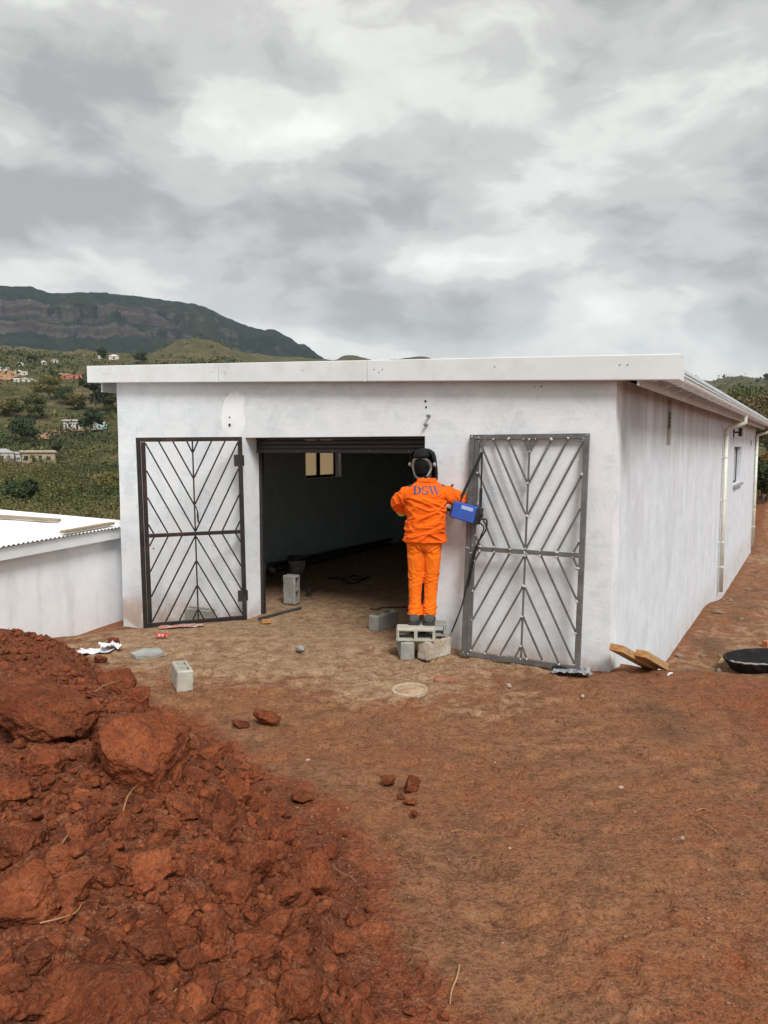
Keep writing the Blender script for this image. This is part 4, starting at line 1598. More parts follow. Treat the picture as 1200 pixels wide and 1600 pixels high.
V += .003 * fbm(V[:, 0] * 60, V[:, 1] * 60, V[:, 2] * 60, oct=2, seed=4)[:, None] * V / .1
set_verts(hme, V)
mk('hair', hme, MATS['hair_black'], ob)
# mask shell: wraps forehead, temples and chin in front of the face, open behind
HM = empty('welding_mask')
HM.parent = PERSON
HM.scale = (1.08, 1.05, 1.08)
HM.location, HM.rotation_euler = HC + Vector((0, .0, .012)), Euler((R(14), 0, R(-24)))
rings = []
nA = 26
for z, rx, ry, y0 in ((.162, .050, .060, .0), (.152, .088, .105, -.01), (.125, .114, .140, -.02), (.08, .122, .158, -.022), (.03, .122, .165, -.016), (-.03, .118, .168, .0), (-.09, .112, .168, .02), (-.14, .100, .160, .045), (-.185, .078, .145, .07), (-.20, .06, .13, .08)):
    o_ = []
    for k in range(nA):
        a = math.pi * k / (nA - 1)
        c_, s_a = math.cos(a), math.sin(a)
        o_.append((rx * math.copysign(abs(c_) ** .85, c_), y0 + (ry - y0) * abs(s_a) ** .85, z))
    i_ = [(x * .965, y - .004 * (y > y0 + .01), z) for x, y, z in o_][::-1]
    rings.append(o_ + i_)
MB().loft(rings).build('mask_shell', MATS['helmet_black'], HM, smooth=True)
# dome over the crown closing the top of the shell
dm = MB()
dm.loft([[(rr_ * math.cos(2 * math.pi * k / 24), (.03 + rr_ * 1.12 * math.sin(2 * math.pi * k / 24)) * 1.0, z) for k in range(24)] for rr_, z in ((.098, .105), (.090, .134), (.068, .156), (.035, .168), (.002, .171))], True)
dm.build('mask_crown', MATS['helmet_black'], HM, smooth=True)
MB().box((0, .171, .02), (.115, .010, .10)).build('lens_frame', MATS['helmet_black'], HM, bevel=.006)
MB().box((0, .178, .02), (.095, .004, .05)).build('lens', MATS['boot_sole'], HM)
for sx_ in (-1, 1):
    MB().lathe([(.001, 0), (.019, 0), (.021, .010), (.014, .022), (.001, .024)], 12).build('pivot_knob', MATS['headgear_grey'], HM, loc=(sx_ * .118, -.012, .03), rot=(0, sx_ * R(90), 0))
# head harness: oval band round the back of the head
pts = []
for k in range(29):
    a = 2 * math.pi * k / 28
    x, z = .094 * math.cos(a), .012 + .098 * math.sin(a)
    y = -.088 + .75 * (abs(x) / .094) ** 2 * .085 + .030 * (math.sin(a) > 0) * math.sin(a) ** 2
    pts.append((x, y, z))
bm_ = MB()
rg = []
for k, p_ in enumerate(pts):
    a = 2 * math.pi * k / 28
    n_ = Vector((math.cos(a), 0, math.sin(a)))
    hw = .013 if math.sin(a) > 0 else .009
    rg.append([Vector(p_) + n_ * hw + Vector((0, -.003, 0)), Vector(p_) + n_ * hw + Vector((0, .004, 0)), Vector(p_) - n_ * hw + Vector((0, .004, 0)), Vector(p_) - n_ * hw + Vector((0, -.003, 0))])
bm_.loft(rg, False).build('head_harness', MATS['headgear_grey'], HM)
MB().lathe([(.001, 0), (.013, 0), (.013, .014), (.001, .016)], 12).build('harness_knob', MATS['cable_black'], HM, loc=(.055, -.080, -.068), rot=(R(90), 0, 0))

# lettering on the back of the jacket
dgv = BVHTree.FromPolygons([v.co[:] for v in jacket.data.vertices], [p_.vertices[:] for p_ in jacket.data.polygons])


def letter(name, quads, x0, z0, h_):
    """quads in letter units (height 1); stuck on the cloth"""
    mb = MB()
    for q in quads:
        n = 5
        g_ = []
        for i in range(n + 1):
            for k in range(n + 1):
                u, v_ = i / n, k / n
                p_ = [(1 - u) * (1 - v_) * q[0][c] + u * (1 - v_) * q[1][c] + u * v_ * q[2][c] + (1 - u) * v_ * q[3][c] for c in (0, 1)]
                X_, Z_ = x0 + p_[0] * h_, z0 + p_[1] * h_
                hit_, nr, _, _ = dgv.ray_cast(Vector((X_, -1, Z_)), Vector((0, 1, 0)))
                yy = (hit_.y if hit_ else -.13) - .0022
                g_.append((X_, yy, Z_))
        mb.add(g_, [(i * (n + 1) + k, (i + 1) * (n + 1) + k, (i + 1) * (n + 1) + k + 1, i * (n + 1) + k + 1) for i in range(n) for k in range(n)])
    return mb.build(name, MATS['letter_blue'], jacket)


def Q(x0, z0, x1, z1):
    return [(x0, z0), (x1, z0), (x1, z1), (x0, z1)]


def arc(cx_, cz_, rx, rz, a0, a1, w0, w1, n=8):
    out = []
    for i in range(n):
        def pt(k, o_):
            a = R(a0 + (a1 - a0) * k / n)
            f_ = k / n
            ww = w0 + (w1 - w0) * math.sin(math.pi * f_)
            return (cx_ + (rx + o_ * ww) * math.cos(a), cz_ + (rz + o_ * ww * .6) * math.sin(a))
        out.append([pt(i, -.5), pt(i + 1, -.5), pt(i + 1, .5), pt(i, .5)])
    return out


hL = .083
D = [Q(.08, 0, .33, 1), Q(0, 0, .42, .10), Q(0, .90, .42, 1)] + arc(.36, .5, .48, .455, -90, 90, .10, .32)
S = arc(.42, .745, .30, .215, 20, 265, .12, .22) + arc(.42, .255, .32, .215, 85, -160, .12, .22) + [Q(.70, .68, .75, .95), Q(.06, .05, .11, .34)]
Wl = [[(-.02, .97), (.24, .97), (.56, 0), (.40, 0)], [(.42, 0), (.50, 0), (.74, .97), (.68, .97)], [(.52, .97), (.78, .97), (1.10, 0), (.94, 0)], [(.96, 0), (1.04, 0), (1.32, .97), (1.25, .97)], Q(-.06, .94, .34, 1), Q(.48, .94, .86, 1), Q(1.14, .94, 1.44, 1)]
lz, lx0 = 1.325, -.088
letter('letter', D, lx0, lz, hL)
letter('letter', S, lx0 + 1.02 * hL, lz, hL)
letter('letter', Wl, lx0 + 1.90 * hL, lz, hL)

# electrode holder in the right hand
EH = empty('electrode_holder')
pw = PERSON.matrix_basis @ Vector((.25, .44, 1.40))
EH.location = pw
EH.rotation_euler = (R(20), 0, R(35))
tag(EH, 'black electrode holder with a thin rod gripped by the welder', 'welding tool')
MB().tube([(0, -.10, -.01), (0, 0, 0), (0, .09, .01)], [.016, .018, .013], 10).build('handle', MATS['cable_black'], EH, smooth=True)
MB().tube([(0, .085, .012), (0, .16, .05)], .002, 6, spline=False).build('rod', MATS['screw_grey'], EH)
# gloves
for wx_, dd in (((-.10, .36, 1.22), (.35, .85, .25)), ((.28, .37, 1.40), (-.40, .85, .25))):
    d = Vector(dd).normalized()
    a = Vector(wx_)
    MB().tube([a - d * .13, a - d * .05, a + d * .01], [.058, .048, .040], 14).build('glove_cuff', MATS['glove_leather'], PERSON, smooth=True)
# ------------------------------------------------------------------ welding machine on its strap
mat('machine_blue', (.022, .085, .42), (.030, .105, .48), 9., .4, dirt=(.05, .07, .18), dscale=7., damt=.4, spec=.5)
mat('machine_panel', (.015, .015, .017), (.03, .03, .032), 12., .55)
mat('label_pale_blue', (.42, .52, .78), (.34, .44, .72), 90., .5, stretch=(1, 1, .2))
GM = gateR.matrix_basis.copy()
GMr = GM.to_3x3()
gN = np.array(GMr @ Vector((0, -1, 0)))
gP = np.array(GM.translation)


def ongate(px, py, off):
    return onplane(px, py, gP + gN * off, gN)


wc = ongate(729, 801, .10)
WM = empty('welding_machine', tuple(wc))
ex_, ez_ = GMr @ Vector((1, 0, 0)), GMr @ Vector((0, 0, 1))
roll = R(-13)
ax = (ex_ * math.cos(roll) + ez_ * math.sin(roll)).normalized()
az_ = (-ex_ * math.sin(roll) + ez_ * math.cos(roll)).normalized()
ay = az_.cross(ax)
WM.rotation_euler = Matrix((ax, ay, az_)).transposed().to_euler()
tag(WM, 'small blue inverter welding machine hanging by a black strap on the leaning gate', 'welding machine')
MB().bx(-.145, .118, -.055, .055, -.085, .085).build('casing', MATS['machine_blue'], WM, bevel=.012)
MB().bx(.119, .150, -.056, .056, -.086, .086).build('front_panel', MATS['machine_panel'], WM, bevel=.008)
MB().bx(-.158, -.146, -.052, .052, -.08, .08).build('rear_panel', MATS['machine_panel'], WM, bevel=.006)
MB().bx(-.045, .085, -.0575, -.0555, .030, .066).build('name_label', MATS['label_pale_blue'], WM)
for x in (-.125, .10):
    for z in (-.07, .02):
        MB().lathe([(.0005, 0), (.006, 0), (.005, .003), (.0005, .003)], 8).build('screw', MATS['screw_grey'], WM, loc=(x, -.0552, z), rot=(R(90), 0, 0))
MB().lathe([(.001, 0), (.020, 0), (.018, .025), (.001, .027)], 12).build('dial', MATS['cable_black'], WM, loc=(.150, 0, .02), rot=(0, R(90), 0))
MB().tube([(-.155, 0, -.03), (-.19, 0, -.026), (-.235, .005, -.012)], [.018, .016, .011], 10).build('cable_plug', MATS['cable_black'], WM, smooth=True)
hk = Vector(ongate(753.5, 706, .03))
WMi = WM.matrix_basis.inverted()
sa = WMi @ hk
MB().bar((-.105, 0, .088), sa + Vector((0, 0, -.004)), .028, .004, up=(0, 1, 0)).build('strap', MATS['strap_black'], WM)
MB().bar(sa, (.135, -.012, .09), .016, .004, up=(0, 1, 0)).build('strap', MATS['strap_black'], WM)
MB().bar(sa.lerp(Vector((.135, -.012, .09)), .66), (.135, -.014, .09), .028, .010, up=(0, 1, 0)).build('strap_buckle', MATS['strap_black'], WM)
MB().tube([sa + Vector((0, 0, -.012)), sa + Vector((-.008, 0, .01)), WMi @ Vector(ongate(758, 688, .028)), WMi @ Vector(ongate(759, 683, .0))], .003, 6).build('hook_wire', MATS['screw_grey'], WM)


def cable(name, pts, r, label, m='cable_black', cat='cable'):
    a = Vector(pts[0])
    o = MB().tube([Vector(q) - a for q in pts], r, 8, True, True, 6).build(name, MATS[m], None, smooth=True, loc=a)
    return tag(o, label, cat)


cable('welding_cable', [tuple(WM.matrix_basis @ Vector((.152, 0, -.03)))] + [tuple(ongate(*q)) for q in ((760, 812, .07), (759, 828, .05), (748, 846, .035), (739, 868, .03), (735, 890, .03), (729, 915, .03), (722, 945, .04), (712, 972, .07))] + [tuple(ony(705.5, 988, tb[1] + .50)), tuple(ony(703.5, 997, tb[1] + .49))], .0085, 'thin black cable running down the gate stile to the blocks')
cable('welding_cable', [tuple(WM.matrix_basis @ Vector((.152, -.02, -.05)))] + [tuple(ongate(*q)) for q in ((756, 824, .055), (752, 836, .04), (746, 852, .032), (741, 872, .03), (736, 896, .032), (731, 915, .03))], .007, 'short black cable looping below the blue machine')
cable('welding_cable', [tuple(WM.matrix_basis @ Vector((-.233, .005, -.012))), tuple(ony(698, 800, 7.62)), tuple(ony(694, 806, 7.66)), tuple(ony(690, 800, 7.75)), tuple(PERSON.matrix_basis @ Vector((.215, .30, 1.30))), tuple(EH.matrix_basis @ Vector((0, -.095, -.01)))], .009, 'black lead from the blue machine to the hidden hands of the welder')

# ------------------------------------------------------------------ loose things on the yard
mat('white_plastic', (.76, .76, .78), (.66, .66, .68), 9., .5, dirt=(.45, .36, .28), dscale=8., damt=.5, bump=.3, bscale=40.)
mat('grey_board', (.36, .38, .36), (.28, .30, .29), 10., .85, dirt=(.26, .19, .13), dscale=7., damt=.6, bump=.5)
mat('red_wrapper', (.62, .035, .03), (.50, .02, .025), 12., .45, dirt=(.75, .65, .62), dscale=14., damt=.8)
mat('pink_wrapper', (.40, .10, .08), (.34, .22, .17), 8., .5, dirt=(.60, .55, .50), dscale=10., damt=.8)
mat('grey_film', (.36, .37, .38), (.16, .17, .18), 26., .35, lo=.42, hi=.58, spec=.5, bump=.6, bscale=60.)
mat('cream_lid', (.46, .38, .27), (.36, .28, .19), 10., .8, dirt=(.30, .17, .10), dscale=9., damt=.5, bump=.4)
mat('black_rubber', (.010, .010, .011), (.016, .016, .017), 8., .8, spec=.15, dirt=(.10, .075, .06), dscale=6., damt=.35, bump=.3, bscale=50.)
mat('rubber_scuff', (.36, .34, .32), (.26, .24, .22), 12., .8)
mat('orange_brick', (.50, .20, .09), (.40, .15, .07), 14., .9, bump=.5)
mat('buried_brick', (.30, .125, .07), (.24, .10, .055), 14., .95, bump=.6, dirt=(.36, .24, .15), dscale=12., damt=.7)
mat('straw', (.42, .27, .12), (.34, .20, .085), 20., .75)
mat('root_brown', (.34, .18, .085), (.26, .13, .06), 20., .8)
mat('pebble_pale', (.40, .31, .25), (.34, .26, .20), 20., .8)
mat('bucket_dark', (.025, .027, .027), (.04, .042, .04), 9., .5)
mat('bucket_grimy', (.30, .30, .27), (.18, .18, .165), 9., .6, dirt=(.35, .34, .31), dscale=9., damt=.8)
mat('pipe_dark', (.05, .055, .055), (.09, .095, .09), 6., .5, metal=.3)


def sheet(name, px, py, wx_, wy_, rotz, amp, m, label, cat, lift=.012, seed=0, curl=0., fr=9.):
    p = hit(px, py)
    n = 26
    gx, gy_ = np.meshgrid(np.linspace(-.5, .5, n), np.linspace(-.5, .5, n))
    c, s = math.cos(rotz), math.sin(rotz)
    ed = 1 + .16 * fbm(gx * 3 + seed, gy_ * 3, oct=2, seed=seed)
    lx_, ly_ = gx * wx_ * ed, gy_ * wy_ * ed
    X_, Y_ = p[0] + lx_ * c - ly_ * s, p[1] + lx_ * s + ly_ * c
    Zg = height(X_, Y_, False)
    cr = np.abs(fbm(lx_ * fr + seed, ly_ * fr, oct=3, seed=seed + 2))
    Z_ = Zg + lift + amp * (.55 - cr) * 1.6 + curl * np.clip(gx, 0, 1) ** 2
    Z_ = np.maximum(Z_, Zg + .004)
    V = np.stack([X_ - p[0], Y_ - p[1], Z_ - p[2]], -1).reshape(-1, 3)
    F4 = gridfaces(n, n)
    Vb = V.copy()
    Vb[:, 2] -= .0025
    V2 = np.concatenate([V, Vb])
    F2 = np.concatenate([F4, F4[:, ::-1] + n * n])
    o = mk(name, npmesh(name, V2, F2), MATS[m], None, loc=tuple(p))
    return tag(o, label, cat)


sheet('plastic_sack', 150, 1019, .36, .22, R(8), .02, 'white_plastic', 'flat white plastic sheet beside the soil heap, left of the crumpled sack', 'plastic', seed=3)
sheet('plastic_sack', 172, 1016, .20, .20, R(30), .055, 'white_plastic', 'crumpled whitish plastic sack on the ground by the soil heap', 'plastic', seed=8, lift=.03, fr=14)
sheet('plastic_film', 893, 1051, .36, .22, R(-12), .022, 'grey_film', 'crumpled grey plastic film at the foot of the leaning gate', 'plastic', seed=5, lift=.02, fr=16)
sheet('plastic_wrapper', 285, 980, .50, .16, R(14), .015, 'pink_wrapper', 'faded red plastic strip under the open left gate', 'plastic', seed=6, lift=.012)
sheet('crumpled_packet', 253, 998, .11, .07, R(20), .05, 'red_wrapper', 'small crumpled bright red packet on the ground left of the doorway', 'litter', seed=9, lift=.02, fr=25)
p = hit(880, 1049)
o = MB().tube([(0, 0, .025), (.06, -.01, .028), (.13, -.02, .03)], .022, 10).build('rolled_film', MATS['black_rubber'], None, smooth=True, loc=(p[0] - .10, p[1] + .02, p[2]))
tag(o, 'short black tube end beside the grey film at the gate foot', 'tube')

# broken grey slab
p = hit(231, 1024)
bm = bmesh.new()
vs = [bm.verts.new(q) for q in [(-.17, -.02, 0), (-.08, -.11, 0), (.12, -.10, 0), (.17, .0, 0), (.08, .12, 0), (-.09, .11, 0)]]
f_ = bm.faces.new(vs)
ex_f = bmesh.ops.extrude_face_region(bm, geom=[f_])
for v in [e for e in ex_f['geom'] if isinstance(e, bmesh.types.BMVert)]:
    v.co.z += .045
bmesh.ops.recalc_face_normals(bm, faces=bm.faces)
me = bpy.data.meshes.new('broken_slab')
bm.to_mesh(me)
bm.free()
tag(mk('broken_slab', me, MATS['grey_board'], None, bevel=.006, loc=(p[0], p[1], p[2] - .006), rot=(R(5), R(-2), R(-6))), 'broken flat grey slab on the ground near the pale block', 'slab')


def chunk(name, px, py, w_px, sc, m, label, cat, seed, sink=.25, group=None):
    p = hit(px, py)
    rr_ = w_px / 2 * p[1] / F_PX
    me = blob_mesh(name, seed, .45, 3)
    me.materials.append(MATS[m])
    o = mk(name, me, None, None, loc=(p[0], p[1], p[2] + rr_ * sc[2] * (1 - sink * 2)), rot=(seed * .7, seed * 1.3, seed * 2.1))
    o.scale = (rr_ * sc[0], rr_ * sc[1], rr_ * sc[2])
    o.rotation_euler = (.1, .1, seed * 2.1)
    return tag(o, label, cat, group)


chunk('concrete_lump', 470, 1017, 19, (1, .7, .62), 'bucket_grimy', 'small grey concrete lump on the ground before the doorway', 'rubble', 31)
chunk('pebble', 970, 1232, 8, (1, .9, .8), 'pebble_pale', 'small pale pebble lying alone on the open red ground', 'pebble', 33)
chunk('pebble', 795, 1073, 9, (1, .9, .8), 'pebble_pale', 'whitish pebble in front of the leaning gate', 'pebble', 34)
chunk('pebble', 910, 1089, 7, (1, .9, .8), 'pebble_pale', 'tiny pale stone below the grey plastic film', 'pebble', 35)
chunk('pebble', 481, 1188, 8, (1, .7, .4), 'pebble_pale', 'white chip on the bare ground above the heap', 'pebble', 36)
chunk('pebble', 1066, 1311, 7, (1, .9, .8), 'pebble_pale', 'small reddish pebble beside a shallow hole at the right', 'pebble', 37)
sheet('paper_scrap', 1048, 1056, .055, .035, R(30), .02, 'white_plastic', 'tiny white scrap near the timber offcuts', 'litter', seed=12, lift=.012, fr=30)

# round cream lid, scalloped rim, sunk in the soil
p = hit(640, 1080)
mat('lid_soil', (.30, .18, .10), (.44, .31, .20), 14., .95, bump=.6)
mb = MB()
n = 48
rad = 29. * p[1] / F_PX
pr = []
for (f_r, z) in ((.0, .012), (.80, .012), (.84, .024), (.96, .026), (1., .018), (1., -.01)):
    pr.append([(rad * f_r * (1 + (.035 * math.sin(k * 2 * math.pi / 6 * 2) * (f_r > .9))) * math.cos(2 * math.pi * k / n) + 1e-4 * math.cos(k), rad * f_r * math.sin(2 * math.pi * k / n), z) for k in range(n)])
mb.loft(pr, False)
lid_o = mb.build('round_lid', MATS['cream_lid'], None, loc=tuple(p), rot=(R(2), R(-2), 0))
MB().lathe([(.001, .020), (rad * .55, .019), (rad * .80, .015), (rad * .83, .010)], 30, cap=False).build('soil_filling', MATS['lid_soil'], lid_o, smooth=True)
tag(lid_o, 'round cream lid with scalloped rim lying in the soil before the blocks', 'lid')
p = hit(700, 1062)
tag(MB().box((0, 0, 0), (.24, .11, .05)).build('buried_brick', MATS['buried_brick'], None, bevel=.012, loc=(p[0], p[1] + .03, p[2] - .017), rot=(R(3), R(2), R(-8))), 'reddish brick half buried in the soil behind the round lid', 'brick')


def beam(pa, pb, wd, th, label):
    a, b_ = Vector(pa), Vector(pb)
    d = b_ - a
    o = MB().bar((0, 0, 0), d, wd, th, up=(0, 0, 1)).build('timber_beam', MATS['timber_pale'], None, bevel=.003, loc=a)
    sx = d.normalized().cross(Vector((0, 0, 1))).normalized()
    uu = sx.cross(d.normalized()).normalized()
    e_ = MB()
    M_ = Matrix((sx, uu, d.normalized())).transposed()
    e_.box(-d.normalized() * .0008, (wd - .006, th - .006, .003), M_)
    e_.build('sawn_end', MATS['timber_end'], o)
    mid_ = MB()
    mid_.box((d * .5) + sx * 0, (wd + .002, .002, d.length - .01), M_)
    mid_.build('glue_line', MATS['timber_end'], o)
    return tag(o, label, 'timber')


beam(ony(963, 1012, 6.78), ony(1018, 1042, 7.30), .135, .065, 'longer timber offcut jutting from the soil at the building corner')
beam(ony(1002, 1021, 6.86), ony(1036, 1041, 7.26), .11, .065, 'shorter timber offcut right of the other one at the building corner')

# black rubber tub lying at the right edge
p = hit(1205, 1052)
TUB = empty('rubber_tub', (p[0] + .02, p[1] + .22, p[2] - .015), (R(2), R(-2), R(6)))
TUB.scale = (1.2, .70, 1.2)
tag(TUB, 'shallow black rubber tub on the ground at the right edge', 'tub')
tm_ = MB()
tm_.lathe([(.30, 0), (.36, .02), (.43, .115), (.45, .14), (.445, .152), (.43, .148), (.41, .11), (.34, .035), (.28, .022), (.001, .02)], 40, cap=False)
tm_.lathe([(.30, 0), (.001, .001)], 40, cap=False)
tm_.build('bowl', MATS['black_rubber'], TUB, smooth=True)
rp = []
for k in range(15):
    a = R(196 + k * 5.2)
    rp.append((.452 * math.cos(a), .452 * math.sin(a), .148 + .003 * math.sin(k * 2.1)))
MB().tube(rp, [.004 + .008 * abs(math.sin(k * 1.7)) for k in range(15)], 6).build('scuffed_rim', MATS['rubber_scuff'], TUB)
a = hit(1124, 1036)
b_ = a + np.array([.055, .03, .055])
o = MB().bar((0, 0, 0), Vector(b_ - a) * 1.6, .045, .018, up=(0, 1, 0)).build('wood_wedge', MATS['timber_pale'], None, bevel=.002, loc=(a[0], a[1], a[2] - .01))
tag(o, 'small yellow wooden wedge against the black rubber tub', 'wood')
p = hit(1199, 1012)
tag(MB().box((0, 0, .05), (.22, .11, .10)).build('orange_brick', MATS['orange_brick'], None, bevel=.008, loc=(p[0] + .08, p[1] + .05, p[2] - .01), rot=(0, 0, R(12))), 'orange brick at the right edge behind the rubber tub', 'brick')

# straws, roots, sticks
def twig(name, px, r, label, m='straw', cat='twig', lift=.006):
    pts = []
    for i, (x, y) in enumerate(px):
        q = hit(x, y)
        pts.append((q[0], q[1], q[2] + lift + (.012 if 0 < i < len(px) - 1 else .004)))
    a = Vector(pts[0])
    rs = [r * (1 - .55 * i / (len(pts) - 1)) for i in range(len(pts))]
    o = MB().tube([Vector(q) - a for q in pts], rs, 6, True, True, 4).build(name, MATS[m], None, loc=a)
    return tag(o, label, cat)


twig('dry_straw', [(1094, 1287), (1108, 1296), (1122, 1305)], .004, 'yellow dry straw stalk on the red ground at the right', cat='straw')
twig('dry_straw', [(1088, 1270), (1100, 1268), (1113, 1272)], .002, 'thin wispy straw just above the thicker stalk at the right', cat='straw')
twig('dry_stick', [(718, 1512), (714, 1535), (706, 1555), (703, 1574)], .0036, 'upright yellow stick lying at the bottom centre of the ground', cat='stick')
twig('thin_root', [(630, 1480), (645, 1489), (662, 1492), (672, 1504)], .0028, 'pale curly root on the ground right of the heap', 'root_brown', 'root')
twig('thin_root', [(705, 1303), (716, 1302), (728, 1301)], .003, 'short pale twig on the ground near the centre', 'root_brown', 'root')
twig('thick_stick', [(262, 1560), (292, 1571), (330, 1584)], .0065, 'thick yellow stick at the bottom of the soil heap', 'straw', 'stick', .02)
twig('thin_root', [(150, 1133), (168, 1122), (188, 1112)], .004, 'pale stick lying across the top of the biggest clod', 'root_brown', 'stick', .17)
twig('thin_root', [(192, 1297), (200, 1272), (212, 1255), (216, 1250)], .0032, 'pale root curving among the clods below the biggest one', 'root_brown', 'root', .05)
twig('thin_root', [(98, 1333), (112, 1318), (124, 1300)], .003, 'fine root on the crumbs at the left of the heap', 'root_brown', 'root', .03)
twig('thin_root', [(63, 1462), (90, 1460), (118, 1450), (130, 1428)], .003, 'long fine root on the lower left of the heap', 'root_brown', 'root', .03)
twig('thin_root', [(520, 1362), (535, 1376), (548, 1381), (556, 1388)], .003, 'forked pale root at the right foot of the heap', 'root_brown', 'root', .02)
twig('wire_loop', [(878, 1082), (882, 1072), (900, 1066), (925, 1064), (945, 1074)], .003, 'thin bent twig looping on the soil near the grey film', 'root_brown', 'twig')

# ------------------------------------------------------------------ inside the doorway
p = onz(463, 905, 0.006)
BK = empty('plaster_bucket', (p[0], p[1] + .12, .012))
tag(BK, 'grimy round bucket with dark lid behind the upright block inside', 'bucket')
MB().lathe([(.115, 0), (.135, .20), (.14, .30)], 24).build('bucket_body', MATS['bucket_grimy'], BK, smooth=True)
MB().lathe([(.150, .29), (.158, .30), (.158, .345), (.145, .352), (.001, .350)], 24).build('lid', MATS['bucket_dark'], BK)
p = onz(482, 933, .006)
tag(MB().lathe([(.03, 0), (.034, .005), (.034, .115), (.028, .125)], 14).build('dark_tin', MATS['bucket_dark'], None, loc=(p[0], p[1] + .02, .01)), 'small dark tin standing on the floor right of the upright block', 'tin')
for i, (dx_, dz_, r_) in enumerate(((.10, .05, .045), (.21, .045, .04), (.14, .125, .035))):
    a = l2w(XL + .22 + dx_, 1.2 + i * .25, dz_ + .012)
    b_ = l2w(XL + .22 + dx_, 6.6 + i * .2, dz_ + .012)
    o = MB().tube([(0, 0, 0), Vector(b_ - a)], r_, 12, spline=False).build('steel_pipe', MATS['pipe_dark'], None, smooth=True, loc=tuple(a))
    tag(o, ['long dark pipe on the floor nearest the inside wall', 'long dark pipe on the floor, outer one of the pair', 'long dark pipe resting on top of the other two inside'][i], 'pipe')
p = onz(420, 900, .006)
for i, (dx_, dy_, rz_) in enumerate(((-.06, .1, .3), (.05, .0, 1.9), (-.12, -.06, 2.6))):
    o = MB().tube([(-.14, 0, .05), (0, .02, .06), (.13, -.01, .05)], [.045, .05, .04], 10).build('pipe_offcut', MATS['bucket_grimy'], None, smooth=True, loc=(p[0] + dx_, p[1] + dy_, .01 + i * .055), rot=(0, 0, rz_))
    tag(o, 'short grimy pipe offcut heaped left of the upright block inside', 'pipe', 'pipe offcuts inside the doorway')
a, b_ = onz(404, 967, .02), onz(470, 950, .025)
timber('steel_angle', a, b_, .035, .03, 'dark steel bar lying across the left of the threshold', 'pipe_dark')
a, b_ = onz(409, 971, .03), onz(424, 970, .03)
timber('wood_offcut', a, b_, .05, .045, 'small orange wood offcut at the foot of the left jamb', 'timber_end')
p = onz(533, 905, .01)
DR_ = empty('power_tool', (p[0], p[1], .012), (0, 0, R(25)))
tag(DR_, 'dark hand tool lying on the floor in the dim interior', 'tool')
MB().tube([(-.02, 0, .02), (0, 0, .08), (.02, 0, .17)], [.035, .03, .04], 10).build('tool_body', MATS['pipe_dark'], DR_, smooth=True)
MB().tube([(-.2, .02, .02), (-.05, 0, .025), (.12, -.05, .02)], .02, 8).build('tool_handle', MATS['bucket_dark'], DR_, smooth=True)
cable('tool_cord', [tuple(onz(x, y, .025)) for x, y in ((535, 907), (548, 912), (562, 908), (556, 899), (548, 902), (560, 906), (578, 901))], .014, 'dark cord curled beside the tool on the dim floor')
cable('floor_cord', [tuple(onz(x, y, .02)) for x, y in ((578, 951), (590, 952), (598, 949), (615, 949), (632, 948), (650, 950))], .008, 'dark cord stretched over the floor behind the threshold block')
MBx = l2w(-2.3, 6.3, .02)
o = MB().bx(-.6, .6, -.3, .3, 0, .42).build('storage_chest', MATS['bucket_dark'], None, bevel=.01, loc=tuple(MBx), rot=(0, 0, -TH))
MB().bx(-.62, .62, -.32, .32, .422, .46).build('lid', MATS['bucket_dark'], o, bevel=.01)
tag(o, 'large black chest deep in the dark interior', 'chest')
# ------------------------------------------------------------------ clods and crumbs of the heap
def clod_mesh(seed, sub=4, cuts=12, amp=.22):
    rs = np.random.default_rng(seed)
    bm = bmesh.new()
    bmesh.ops.create_icosphere(bm, subdivisions=sub, radius=1)
    V = np.array([v.co[:] for v in bm.verts])
    bm_f = [[v.index for v in f.verts] for f in bm.faces]
    bm.free()
    V = V * (1 + amp * fbm(V[:, 0] * 1.1 + seed, V[:, 1] * 1.1, V[:, 2] * 1.1, oct=2, seed=seed))[:, None]
    for _ in range(cuts):
        n = rs.normal(size=3)
        n /= np.linalg.norm(n)
        d = rs.uniform(.50, .80)
        s = V @ n - d
        V = V - np.outer(np.where(s > 0, s * .97, 0), n)
    N = V / np.linalg.norm(V, axis=1)[:, None]
    q = fbm(V[:, 0] * 3.2, V[:, 1] * 3.2, V[:, 2] * 3.2, oct=4, gain=.6, seed=seed + 50)
    q2 = np.abs(fbm(V[:, 0] * 5 + 3, V[:, 1] * 5, V[:, 2] * 5, oct=2, seed=seed + 60))
    q3 = fbm(V[:, 0] * 11, V[:, 1] * 11, V[:, 2] * 11, oct=3, gain=.6, seed=seed + 70)
    V = V + N * (.085 * q - .06 * q2 + (.065 * q3 if sub > 3 else 0))[:, None]
    V *= np.array([1, rs.uniform(.72, 1.), rs.uniform(.6, .88)])
    V /= np.abs(V).max()
    return npmesh('soil_clod', V, np.array(bm_f))


CL = [clod_mesh(100 + i, 5) for i in range(16)]
for q in CL:
    q.materials.append(MATS['red_clod'])
pr_ = random.Random(5)


def clod(px, py, w_, h_, k, label=None, group=None, sink=.26, rot=None):
    p = hit(px, py + h_ * .30)
    s = w_ / 2. * math.hypot(p[1], p[0]) / F_PX * (1.22 if w_ > 40 else 1.08)
    o = mk('soil_clod', CL[k % 16], None, None)
    hz_ = h_ / max(w_, 1)
    o.scale = (s, s * pr_.uniform(.85, 1.05), s * min(1.35, max(.7, hz_ * 1.05)))
    o.location = (p[0], p[1] + s * .25, p[2] + o.scale[2] * (.80 - sink * 1.4))
    o.rotation_euler = rot or (pr_.uniform(-.25, .25), pr_.uniform(-.25, .25), pr_.uniform(0, 6.28))
    tag(o, label or 'loose rounded red clod among the many lumps of the soil heap', 'soil clod', group if label else 'loose clods of the soil heap')
    return o


